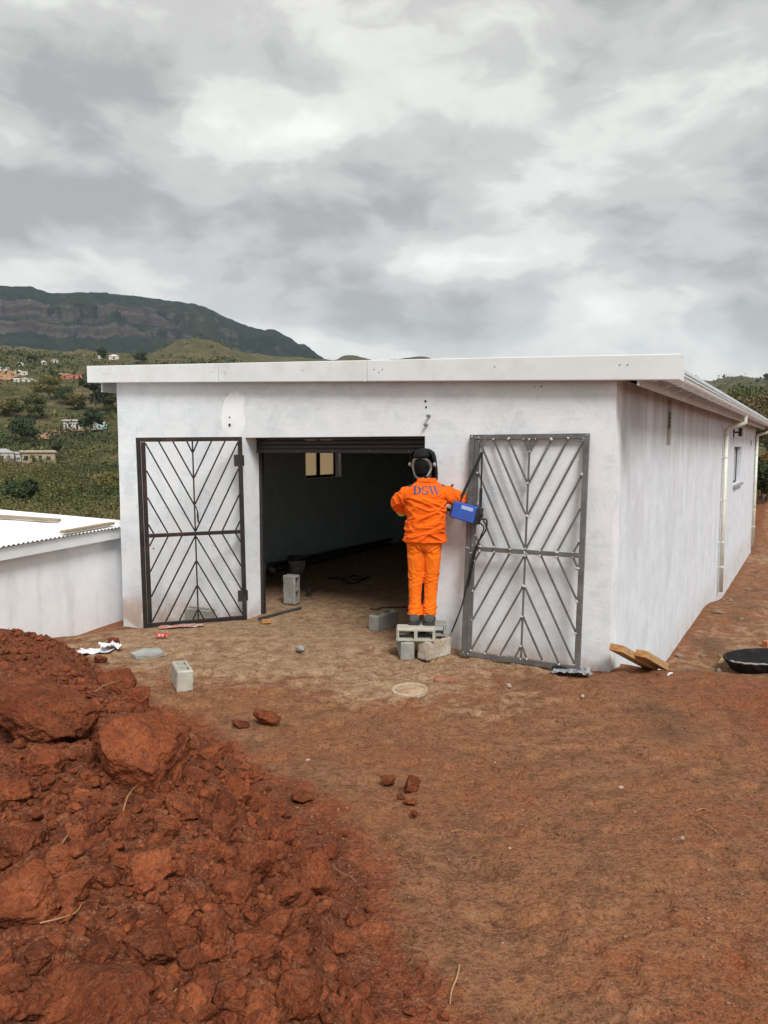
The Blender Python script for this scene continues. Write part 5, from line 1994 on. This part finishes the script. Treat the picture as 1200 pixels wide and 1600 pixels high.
BIG = [
    (212, 1178, 150, 135, 0, 'biggest blocky clod with sloping front near the top of the heap'),
    (62, 1128, 170, 120, 1, 'broad rounded clod mass at the upper left of the heap'),
    (30, 1412, 120, 115, 2, 'large wedge clod at the left edge of the heap'),
    (240, 1358, 74, 104, 3, 'tall pointed clod with smooth face in the middle of the heap'),
    (398, 1350, 78, 88, 4, 'squarish clod left of the upright slab in the heap'),
    (488, 1360, 60, 108, 5, 'upright slab-shaped clod at the right flank of the heap'),
    (160, 1585, 180, 90, 6, 'wide low clod cut off by the bottom edge of the picture'),
    (230, 1486, 92, 76, 7, 'large smooth clod in the lower middle of the heap'),
    (470, 1565, 84, 84, 8, 'rough clod with a pale flat face at the bottom right of the heap'),
    (188, 1070, 64, 52, 9, 'dark crumbly clod standing at the top edge of the heap'),
    (213, 1091, 44, 38, 10, 'smaller red clod in front of the dark crumbly one at the edge'),
    (645, 1227, 36, 34, 11, 'lone round clod on the open ground right of the heap'),
    (416, 1126, 50, 24, 12, 'flat red clod lying alone above the heap'),
    (374, 1132, 32, 18, 13, 'small brown clod left of the flat red one above the heap'),
    (15, 1320, 50, 76, 14, 'upright clod touching the left edge of the picture'),
    (362, 1402, 70, 46, 15, 'smooth orange clod with a curved back in the heap'),
    (328, 1182, 58, 36, 3, 'clod beyond the biggest one at the upper right of the heap'),
    (178, 1001, 20, 14, 5, 'small dark stone sitting on the white plastic by the heap'),
    (154, 1030, 22, 14, 6, 'brown stone in front of the white plastic by the heap'),
    (150, 1106, 34, 34, 2, 'dark clod below the crumbly one at the top of the heap'),
]
for a in BIG:
    clod(*a)
MID = [(158, 1280, 52, 46), (285, 1266, 70, 52), (347, 1258, 60, 62), (365, 1242, 62, 60), (120, 1252, 38, 36), (298, 1215, 50, 38), (318, 1245, 40, 34), (120, 1245, 30, 44), (90, 1238, 26, 34), (155, 1318, 36, 34), (190, 1300, 46, 50),
       (172, 1368, 36, 36), (90, 1355, 48, 36), (178, 1470, 40, 36), (150, 1495, 36, 42), (200, 1515, 34, 26), (268, 1530, 36, 34), (410, 1494, 44, 60), (462, 1476, 48, 42), (530, 1482, 56, 48), (510, 1515, 28, 32), (535, 1530, 44, 36),
       (445, 1510, 30, 30), (350, 1555, 60, 50), (320, 1495, 40, 36), (300, 1540, 34, 30), (280, 1430, 34, 50), (200, 1440, 40, 38), (60, 1500, 44, 34), (80, 1525, 36, 32), (20, 1540, 60, 40), (440, 1400, 50, 40), (460, 1440, 54, 44),
       (340, 1300, 50, 46), (395, 1250, 64, 50), (400, 1212, 50, 30), (440, 1305, 54, 40), (470, 1245, 40, 30), (520, 1330, 40, 40), (560, 1560, 46, 40), (560, 1600, 60, 50), (400, 1590, 60, 50), (330, 1330, 44, 40), (170, 1200, 40, 40),
       (60, 1200, 60, 40), (20, 1240, 50, 44), (250, 1290, 40, 36), (110, 1420, 36, 30), (420, 1440, 40, 36), (380, 1470, 36, 34), (500, 1420, 40, 34), (550, 1440, 36, 30), (608, 1218, 26, 20), (642, 1254, 24, 16), (648, 1272, 18, 10), (625, 1245, 18, 12)]
for i, (x, y, a, b_) in enumerate(MID):
    clod(x, y, a, b_, i * 5 + 3)
nI = 0
while nI < 222:
    x, y = pr_.uniform(-20, 640), pr_.uniform(1100, 1640)
    p = hit(x, min(y, 1640))
    d = float(pile_d(p[:1], p[1:2])[0])
    if d < -.03 + pr_.random() * .15:
        continue
    D_ = math.hypot(p[0], p[1])
    sz = min(.06, .019 * math.exp(pr_.gauss(.35, .45))) * (1 if d > .2 else .7)
    w_ = 2 * sz * F_PX / D_
    clod(x, y, w_, w_ * pr_.uniform(.7, 1.), pr_.randrange(16))
    nI += 1

# crumbs: thousands of tiny lumps, one mass
rs = np.random.default_rng(17)
Vs, Fs, off = [], [], 0
for (sub, N, smin, smed, smax, sg) in ((3, 650, .020, .027, .042, .3), (2, 5200, .010, .0155, .028, .4), (1, 12000, .0025, .0045, .007, .4)):
    base = [clod_mesh(200 + 10 * sub + i, sub, 5) for i in range(8)]
    bv = [verts_np(q) for q in base]
    bf = [np.array([p_.vertices[:] for p_ in q.polygons]) for q in base]
    cx_ = rs.uniform(-3.6, .95, N * 4)
    cy_ = rs.uniform(1.35, 7.6, N * 4)
    wgt = np.clip(3.2 / cy_, 0, 1.6) / 1.6
    d = pile_d(cx_, cy_)
    patch = .5 + .9 * fbm(cx_ * 2.3, cy_ * 2.3, oct=3, seed=77)
    pk = np.where(d > 0, .95 * np.clip(patch + .35, .15, 1), np.exp(d / (.03 if sub == 3 else .05 if sub == 2 else .09)) * .7)
    ok = rs.random(N * 4) < pk * wgt
    cx_, cy_, d = cx_[ok][:N], cy_[ok][:N], d[ok][:N]
    n = len(cx_)
    sz = np.clip(smed * np.exp(rs.normal(0, sg, n)), smin, smax)
    cz = height(cx_, cy_)
    ang = rs.uniform(0, 6.28, n)
    tilt = rs.uniform(-.6, .6, n)
    c, s_n, ct, st_ = np.cos(ang), np.sin(ang), np.cos(tilt), np.sin(tilt)
    zz0 = np.zeros(n)
    Rm = np.stack([np.stack([c, s_n, zz0], -1), np.stack([-s_n * ct, c * ct, st_], -1), np.stack([s_n * st_, -c * st_, ct], -1)], 1)
    for k in range(8):
        idx = np.arange(k, n, 8)
        V = np.einsum('vi,nij->nvj', bv[k], Rm[idx]) * sz[idx, None, None] + np.stack([cx_[idx], cy_[idx], cz[idx] + sz[idx] * .38], -1)[:, None, :]
        nv = len(bv[k])
        Fs.append((bf[k][None] + (np.arange(len(idx)) * nv)[:, None, None] + off).reshape(-1, 3))
        Vs.append(V.reshape(-1, 3))
        off += nv * len(idx)
me = npmesh('soil_crumbs', np.concatenate(Vs), np.concatenate(Fs), False)
tag(mk('soil_crumbs', me, MATS['red_clod']), 'fine red crumbs scattered over the soil heap', 'soil', kind='stuff')
# rubble along the foot of the long wall
mat('rubble_grey', (.24, .19, .145), (.17, .125, .09), 9., .95, bump=.5)
for i in range(34):
    ly0 = 2.6 + 14.5 * pr_.random() ** 1.4
    lx0_ = .12 + abs(pr_.gauss(0, .55))
    q = l2w(lx0_, ly0, 0)
    s = pr_.uniform(.03, .085)
    me_ = CL[(i * 3) % 16].copy()
    me_.materials.clear()
    me_.materials.append(MATS['rubble_grey'])
    o = mk('rubble_stone', me_, None, None, loc=(q[0], q[1], gz(q[0], q[1]) + s * .2), rot=(0, 0, pr_.uniform(0, 6)))
    o.scale = (s, s * .8, s * .6)
    tag(o, 'grey brown rubble stone on the strip beside the long side wall', 'stone', 'rubble beside the long wall')
# grit scattered on the yard
N = 18000
gx = rs.uniform(-2.6, 3.6, N)
gy_ = 1.4 + 6.3 * rs.random(N) ** 1.3
lx_, ly_ = loc_xy(gx, gy_)
ok = (pile_d(gx, gy_) < -.02) & (ly_ < -.15) & (fbm(gx * 1.3, gy_ * 1.3, oct=3, seed=88) > -.05 + .7 * rs.random(N) - .45)
gx, gy_ = gx[ok], gy_[ok]
n = len(gx)
sz = np.clip(.0038 * np.exp(rs.normal(0, .5, n)), .002, .010)
cz = height(gx, gy_)
Vs, Fs, off = [], [], 0
lo = [clod_mesh(230 + i, 1, 3) for i in range(4)]
lv, lf = [verts_np(q) for q in lo], [np.array([p_.vertices[:] for p_ in q.polygons]) for q in lo]
for i in range(n):
    V = lv[i % 4] * sz[i] * np.array([1, 1, .6])
    Vs.append(V + np.array([gx[i], gy_[i], cz[i] + sz[i] * .3]))
    Fs.append(lf[i % 4] + off)
    off += len(V)
me = npmesh('grit', np.concatenate(Vs), np.concatenate(Fs))
m, t, b = new_mat('grit_mixed')
P = t.node('ShaderNodeNewGeometry').outputs['Random Per Island']
t.put(b.inputs['Base Color'], t.ramp(P, [(0., (.10, .04, .02)), (.45, (.20, .08, .038)), (.93, (.28, .13, .066)), (.99, (.33, .18, .10)), (1., (.40, .29, .21))]))
b.inputs['Roughness'].default_value = .9
tag(mk('grit', me, m), 'fine grit scattered over the bare yard', 'grit', kind='stuff')

# ------------------------------------------------------------------ far houses
def terr_xy(x, y):
    return terr(np.degrees(np.arctan2(x, y)), np.maximum(np.hypot(x, y), 20.))


for nm, c in (('house_block_brown', (.38, .30, .21)), ('house_white', (.55, .54, .52)), ('house_teal', (.42, .62, .58)), ('house_orange', (.55, .20, .13)), ('house_cream', (.62, .56, .44)), ('house_grey_plaster', (.45, .43, .40)), ('roof_grey', (.36, .36, .36)), ('roof_pale', (.58, .57, .55)), ('roof_brown', (.32, .20, .15)), ('earth_bank', (.36, .19, .105))):
    mat(nm, c, tuple(x * .86 for x in c), .8, .85)
mat('house_dark_opening', (.02, .02, .022), (.03, .03, .03), 1., .4)


def house(px, py, wpx, hpx, wall_m, roof, roof_m, label, dep=.7, rot=0., openings=(), name='house', group=None, parts=True):
    p = hit(px, py, terr_xy, 1600., 60.)
    D_ = math.hypot(p[0], p[1])
    Wd, Hh = wpx * D_ / F_PX, hpx * D_ / F_PX
    az0 = math.atan2(p[0], p[1])
    h = empty(name, tuple(p), (0, 0, -az0 + rot))
    tag(h, label, 'house', group)
    De = Wd * dep
    MB().bx(-Wd / 2, Wd / 2, 0, De, -2.5, Hh).build('wall', MATS[wall_m], h)
    e = .05 * Wd
    if roof == 'flat':
        rf = MB()
        rf.loft([[(x, -e, Hh + .05), (x, De + e, Hh + .5), (x, De + e, Hh + .68), (x, -e, Hh + .23)] for x in (-Wd / 2 - e, Wd / 2 + e)])
    elif roof == 'hip':
        rf = MB()
        rh = Wd * .22
        rf.add([(-Wd / 2 - e, -e, Hh), (Wd / 2 + e, -e, Hh), (Wd / 2 + e, De + e, Hh), (-Wd / 2 - e, De + e, Hh), (-Wd * .12, De / 2, Hh + rh), (Wd * .12, De / 2, Hh + rh)], [(0, 1, 5, 4), (1, 2, 5), (2, 3, 4, 5), (3, 0, 4), (0, 3, 2, 1)])
    else:
        rf = MB()
        rh = Wd * .17
        rf.add([(-Wd / 2 - e, -e, Hh), (Wd / 2 + e, -e, Hh), (Wd / 2 + e, De + e, Hh), (-Wd / 2 - e, De + e, Hh), (-Wd / 2 - e, De / 2, Hh + rh), (Wd / 2 + e, De / 2, Hh + rh)], [(0, 1, 5, 4), (1, 2, 5), (2, 3, 4, 5), (3, 0, 4), (0, 3, 2, 1)])
    if roof != 'none':
        rf.build('roof', MATS[roof_m], h)
    for (u, z0, z1, hw, kind) in openings:
        MB().bx(u * Wd - hw * Wd, u * Wd + hw * Wd, -.08, .05, z0 * Hh, z1 * Hh).build(kind, MATS['house_dark_opening'], h)
    return h


OP4 = [(-.38, .3, .72, .06, 'window'), (-.16, 0.02, .74, .045, 'door'), (.04, .34, .74, .05, 'window'), (.30, .38, .68, .055, 'window')]
house(61, 724, 43, 15, 'house_block_brown', 'flat', 'house_block_brown', 'unplastered brown block house with dark door and windows below the hillside', .6, R(4), OP4)
house(28, 722, 19, 11, 'house_white', 'flat', 'roof_grey', 'small white and teal shed left of the brown block house', .8, 0, [(-.2, .3, .7, .07, 'window')])
house(6, 723, 26, 14, 'house_grey_plaster', 'hip', 'roof_grey', 'grey hip-roofed house at the left edge beside the shed', .9, 0, [(-.1, .0, .7, .10, 'door'), (.25, .35, .7, .07, 'window')])
house(126, 672, 46, 13, 'house_white', 'flat', 'roof_pale', 'white long house on a cut terrace halfway up the hillside', .5, R(-8), [(-.32, .3, .7, .04, 'window'), (-.1, .0, .68, .035, 'door'), (.1, .3, .7, .04, 'window')])
house(157, 671, 17, 8, 'house_teal', 'flat', 'roof_pale', 'small pale teal annex right of the white terrace house', .6, 0, [(-.1, .3, .7, .08, 'window')])
house(101, 592, 13, 6, 'house_orange', 'gable', 'roof_brown', 'left orange house of the pair under the ridge', .8, 0, [(.0, .2, .7, .09, 'window')])
house(120, 592, 17, 6, 'house_orange', 'flat', 'house_orange', 'right and longer orange house of the pair under the ridge', .6, 0, [(-.2, .2, .7, .06, 'window'), (.2, .2, .7, .06, 'window')])
FARH = [(28, 585, 10), (38, 586, 8), (26, 597, 8), (41, 597, 11), (52, 598, 8), (33, 572, 7), (68, 570, 8), (87, 568, 9), (4, 580, 12)]
for i, (x, y, w_) in enumerate(FARH):
    house(x, y, w_, 4.2, ('house_white', 'house_cream')[i % 2], 'gable' if i % 3 else 'hip', ('roof_pale', 'roof_grey')[i % 2], 'tiny pale village house on the far ridge at the left', .8, R(-20 + 13 * (i % 4)), [(.0, .15, .7, .10, 'window')], group='village houses on the far ridge')
house(178, 562, 14, 5, 'house_cream', 'hip', 'roof_pale', 'cream house on the ridge just above the white roof edge', .8, 0, [(0, .15, .7, .1, 'window')])
house(157, 561, 6, 4, 'house_white', 'gable', 'roof_pale', 'tiny white house left of the cream one above the roof edge', .8, 0)


def track(name, pxs, wd, label):
    """dirt track or cut bank draped on the hillside"""
    P_ = [hit(x, y, terr_xy, 1600., 60.) for x, y in pxs]
    V, Fc = [], []
    pts = []
    for a, b_ in zip(P_[:-1], P_[1:]):
        for k in range(8):
            pts.append(a + (b_ - a) * k / 8)
    pts.append(P_[-1])
    for i, p in enumerate(pts):
        d = pts[min(i + 1, len(pts) - 1)] - pts[max(i - 1, 0)]
        s = np.array([-d[1], d[0], 0.])
        s /= np.linalg.norm(s) + 1e-9
        for k in range(5):
            q = p + s * wd * (k - 2) / 4 * (1 + .4 * float(vnoise(np.array([i * .7]), np.array([k * 1.]), seed=3)[0]))
            V.append((q[0], q[1], float(terr_xy(np.array([q[0]]), np.array([q[1]]))[0]) + .45))
    for i in range(len(pts) - 1):
        for k in range(4):
            a = i * 5 + k
            Fc.append((a, a + 1, a + 6, a + 5))
    return tag(mk(name, npmesh(name, np.array(V), np.array(Fc)), MATS['earth_bank']), label, kind='structure')


track('dirt_track', [(0, 594), (10, 588), (20, 581)], 9., 'pale dirt track climbing to the ridge')
track('dirt_track', [(66, 688), (78, 681), (92, 675), (104, 673), (130, 674), (160, 673)], 5., 'cut earth bank below the white terrace house')
track('dirt_path', [(112, 739), (125, 741), (140, 744), (160, 752), (180, 764)], 3.2, 'pale footpath crossing the lower slope')

# ------------------------------------------------------------------ trees and scrub
def leaf_mat(name, c1, c2, c3):
    m, t, b = new_mat(name)
    gn = t.node('ShaderNodeNewGeometry')
    r_ = gn.outputs['Random Per Island']
    P = gn.outputs['Position']
    col = t.ramp(r_, [(0., c1), (.55, c2), (1., c3)])
    t.put(b.inputs['Base Color'], t.mix(t.maprange(t.noise(P, .35, 3, .5), .4, .65), col, c2))
    b.inputs['Roughness'].default_value = .75
    b.inputs['Specular IOR Level'].default_value = .2
    b.inputs['Subsurface Weight'].default_value = 0.


leaf_mat('leaf_dark', (.020, .032, .014), (.038, .056, .022), (.062, .080, .030))
leaf_mat('leaf_mid', (.046, .056, .018), (.080, .092, .028), (.115, .120, .040))
leaf_mat('leaf_olive', (.085, .082, .024), (.135, .122, .036), (.180, .155, .050))
leaf_mat('leaf_brown', (.090, .070, .034), (.135, .104, .052), (.180, .140, .074))
leaf_mat('leaf_rust', (.10, .050, .018), (.16, .080, .024), (.10, .085, .025))
mat('bark', (.11, .085, .065), (.16, .13, .10), 3., .9)


def leaf_quads(rs, centres, radii, n, leaf, squash=.8):
    ci = rs.integers(0, len(centres), n)
    C_, R_ = np.asarray(centres)[ci], np.asarray(radii)[ci]
    d = rs.normal(size=(n, 3))
    d /= np.linalg.norm(d, axis=1)[:, None]
    rad = R_ * (1 - .55 * rs.random(n) ** 2.2) * (1 + .18 * rs.normal(size=n))
    P_ = C_ + d * rad[:, None] * np.array([1, 1, squash])
    nr = d + .8 * rs.normal(size=(n, 3))
    nr /= np.linalg.norm(nr, axis=1)[:, None]
    a = np.cross(nr, rs.normal(size=(n, 3)))
    a /= np.linalg.norm(a, axis=1)[:, None]
    b_ = np.cross(nr, a)
    s = leaf * rs.uniform(.6, 1.4, n)
    a, b_ = a * s[:, None], b_ * (s * .55)[:, None]
    V = np.stack([P_ - a, P_ + b_, P_ + a, P_ - b_], 1).reshape(-1, 3)
    return V, np.arange(4 * n).reshape(-1, 4)


def tree_parts(seed, H, crown_w, nclump, nleaf, leaf, trunk_h, squash=.8, spread=.75):
    rs = np.random.default_rng(seed)
    cs, rr_ = [], []
    for i in range(nclump):
        a = rs.uniform(0, 6.28)
        q = math.sqrt(rs.random()) * spread
        z = trunk_h + (H - trunk_h) * (.18 + .72 * rs.random() * (1 - .35 * q))
        cs.append((q * crown_w / 2 * math.cos(a), q * crown_w / 2 * math.sin(a), z))
        rr_.append(crown_w * rs.uniform(.13, .24))
    V, Fq = leaf_quads(rs, cs, rr_, nleaf, leaf, squash)
    crown = npmesh('crown', V, Fq, False)
    tb_ = MB()
    r0 = max(.05, H * .018)
    tb_.tube([(0, 0, -.6), (rs.normal() * .1, 0, trunk_h * .6), (rs.normal() * .15, rs.normal() * .15, trunk_h), (0, 0, H * .72)], [r0 * 1.3, r0, r0 * .8, r0 * .3], 7)
    for i in range(min(nclump, 9)):
        c = Vector(cs[i])
        tb_.tube([(0, 0, trunk_h * (.7 + .3 * rs.random())), c * .5 + Vector((0, 0, trunk_h * .45)), c], [r0 * .5, r0 * .3, r0 * .12], 5)
    return tb_.mesh('trunk', True), crown


def plant_tree(tp, loc, label, m, scale=1., rot=0., name='tree', cat='tree', group=None):
    o = empty(name, tuple(loc), (0, 0, rot))
    o.scale = (scale,) * 3
    tag(o, label, cat, group)
    mk('trunk', tp[0], MATS['bark'], o)
    c = mk('crown', tp[1].copy() if tp[1].materials and tp[1].materials[0] != MATS[m] else tp[1], None, o)
    if c.data.materials:
        c.data.materials[0] = MATS[m]
    else:
        c.data.materials.append(MATS[m])
    return o


TP = [tree_parts(401, 7, 7.5, 14, 2600, .30, 1.6), tree_parts(402, 6, 5.2, 10, 1800, .28, 1.4), tree_parts(403, 8.5, 6.0, 14, 2600, .32, 2.2), tree_parts(404, 5, 6.5, 12, 1900, .30, .8)]


def far_tree(px, py, wpx, k, m, label, **kw):
    p = hit(px, py, terr_xy, 1600., 45.)
    D_ = math.hypot(p[0], p[1])
    wd = {0: 7.5, 1: 5.2, 2: 6., 3: 6.5}[k]
    return plant_tree(TP[k], p, label, m, wpx * D_ / F_PX / wd, px * .7, **kw)


for a in [(91, 716, 17, 2, 'leaf_dark', 'round dark tree on a thin trunk right of the brown block house'),
          (42, 692, 42, 0, 'leaf_dark', 'wide dark evergreen tree above the brown block house'),
          (142, 677, 34, 1, 'leaf_dark', 'dark tree in front of the white terrace house'),
          (150, 648, 44, 2, 'leaf_dark', 'tall dark tree under the left end of the white roof edge'),
          (172, 640, 34, 0, 'leaf_mid', 'mid green tree against the building edge under the roof corner'),
          (104, 632, 30, 0, 'leaf_dark', 'dark spreading tree in the middle of the hillside'),
          (76, 625, 40, 0, 'leaf_olive', 'olive coloured bushy tree on the middle slope'),
          (120, 640, 36, 3, 'leaf_olive', 'pale olive bush cluster left of the tall dark tree'),
          (48, 655, 40, 0, 'leaf_mid', 'mid green tree above the wide evergreen'),
          (14, 650, 40, 3, 'leaf_olive', 'olive bush at the left edge of the hillside'),
          (176, 778, 44, 0, 'leaf_olive', 'yellow green bush beside the left corner of the building'),
          (122, 778, 26, 3, 'leaf_mid', 'bright green bush above the white corrugated roof'),
          (24, 790, 60, 3, 'leaf_dark', 'dark bush above the roof at the left edge'),
          (158, 566, 16, 2, 'leaf_dark', 'dark pointed tree on the ridge left of the cream house'),
          (220, 568, 20, 0, 'leaf_dark', 'low dark tree peeping over the white fascia'),
          (52, 572, 12, 2, 'leaf_dark', 'dark tree among the village houses on the ridge'),
          (88, 594, 14, 0, 'leaf_dark', 'dark tree left of the two orange houses')]:
    far_tree(*a)

# scrub over the slopes: one mass
rs = np.random.default_rng(31)
Vs, Fs, off, mi = [], [], 0, []
nb = 9600
azv = np.where(rs.random(nb) < .82, rs.uniform(-32, -11, nb), rs.uniform(19, 31, nb))
azv[:1500] = rs.uniform(-31, -14, 1500)
rv = np.exp(rs.uniform(math.log(58), math.log(1250), nb))
rv[:1500] = rs.uniform(62, 210, 1500)
rv = np.where(azv > 0, np.exp(rs.uniform(math.log(250), math.log(1500), nb)), rv)
zv = terr(azv, rv)
xv, yv = rv * np.sin(np.radians(azv)), rv * np.cos(np.radians(azv))
dens_ = fbm(xv / 45., yv / 45., oct=3, seed=33)
for i in range(nb):
    if dens_[i] < -.36 + .25 * rs.random() and rv[i] > 210:
        continue
    s = (.8 + 1.7 * rs.random() ** 1.5) * (1.0 + rv[i] / 600.) * (.62 if rv[i] < 130 else .8 if rv[i] < 230 else 1.)
    k = 3
    cs = rs.normal(size=(k, 3)) * np.array([.7, .7, .25]) * s
    cs[:, 2] += s * .55
    nl = int(80 if rv[i] < 110 else 46 if rv[i] < 200 else 22 if rv[i] < 300 else 8)
    lf_ = (.075 if rv[i] < 110 else .10 if rv[i] < 200 else .17 if rv[i] < 300 else .25)
    V, Fq = leaf_quads(rs, cs, np.full(k, .62 * s), nl, lf_ * s, .8)
    Vs.append(V + np.array([xv[i], yv[i], zv[i]]))
    Fs.append(Fq + off)
    off += len(V)
    mi.append(np.full(len(Fq), int(np.clip(1.2 + 2.2 * vnoise(np.array([xv[i] / 30.]), np.array([yv[i] / 30.]), seed=35)[0] + rs.normal() * .7, 0, 3))))
me = npmesh('scrub', np.concatenate(Vs), np.concatenate(Fs), False)
for q in ('leaf_dark', 'leaf_mid', 'leaf_olive', 'leaf_brown'):
    me.materials.append(MATS[q])
me.polygons.foreach_set('material_index', np.concatenate(mi).astype(np.int32))
tag(mk('scrub', me, None), 'scrub bushes covering the hillside across the valley', 'scrub', kind='stuff')

# right hand side: trees over the gutter and shrubs past the far end of the long wall
TR = [tree_parts(411, 9, 8.5, 20, 7000, .16, 2.5), tree_parts(412, 5, 4.5, 14, 5200, .12, .5, .9), tree_parts(413, 10, 7, 16, 1700, .20, 4., .6, .95)]


def rtree(px, ptop, Yd, k, Hs, m, label, name='tree', cat='tree'):
    q = ony(px, ptop, Yd)
    g0 = float(max(terr_xy(q[:1], q[1:2])[0], base_h(q[:1], q[1:2])[0]))
    Hn = q[2] - g0
    o = plant_tree(TR[k], (q[0], q[1], g0), label, m, Hn / Hs, px * .31, name, cat)
    return o


rtree(1170, 595, 62, 0, 9.3, 'leaf_mid', 'broad green tree rising behind the gutter at the right')
rtree(1203, 606, 50, 0, 9.3, 'leaf_brown', 'brownish sparse tree at the right edge above the roof')
rtree(1150, 615, 75, 2, 10.3, 'leaf_brown', 'thin bare-topped tree behind the broad green one')
rtree(1170, 592, 90, 2, 10.5, 'leaf_mid', 'slender airy tree on the skyline at the right')
rtree(1203, 684, 33, 1, 5.2, 'leaf_rust', 'rusty leaved shrub past the far downpipe', 'shrub', 'shrub')
rtree(1190, 700, 32, 1, 5.2, 'leaf_dark', 'dark green shrub just past the far corner of the long wall', 'shrub', 'shrub')
rtree(1222, 690, 34, 1, 5.2, 'leaf_mid', 'green shrub behind the red bank at the right edge', 'shrub', 'shrub')
for i, (x, y, s) in enumerate(((1098, 592, 7.), (1106, 591, 6.), (1131, 590, 5.), (1196, 596, 9.), (1183, 597, 6.))):
    p = hit(x, y + 2, terr_xy, 1690., 900.)
    g0 = float(terr_xy(p[:1], p[1:2])[0])
    plant_tree(TP[1 + i % 2], (p[0], p[1], g0), ['round tree on the far right ridge, leftmost of its row', 'second tree from the left on the far right ridge', 'low tree on the crest of the far right ridge', 'tall tree at the right end of the far ridge', 'small tree near the right end of the far ridge'][i], 'leaf_dark', s * p[1] / F_PX / 5., i)

# ------------------------------------------------------------------ thin haze over the valley
HAZE = 7e-5
me = MB().bx(-3900, 3900, -420, 4300, -16, 640).mesh('haze')
hz = mk('haze', me, None)
m = bpy.data.materials.new('haze_air')
m.use_nodes = True
nt = m.node_tree
nt.nodes.clear()
out = nt.nodes.new('ShaderNodeOutputMaterial')
pv = nt.nodes.new('ShaderNodeVolumePrincipled')
pv.inputs['Color'].default_value = (.72, .85, 1., 1)
pv.inputs['Density'].default_value = HAZE
pv.inputs['Anisotropy'].default_value = .2
nt.links.new(pv.outputs[0], out.inputs['Volume'])
me.materials.append(m)
tag(hz, 'thin bluish haze filling the valley', 'haze', kind='stuff')
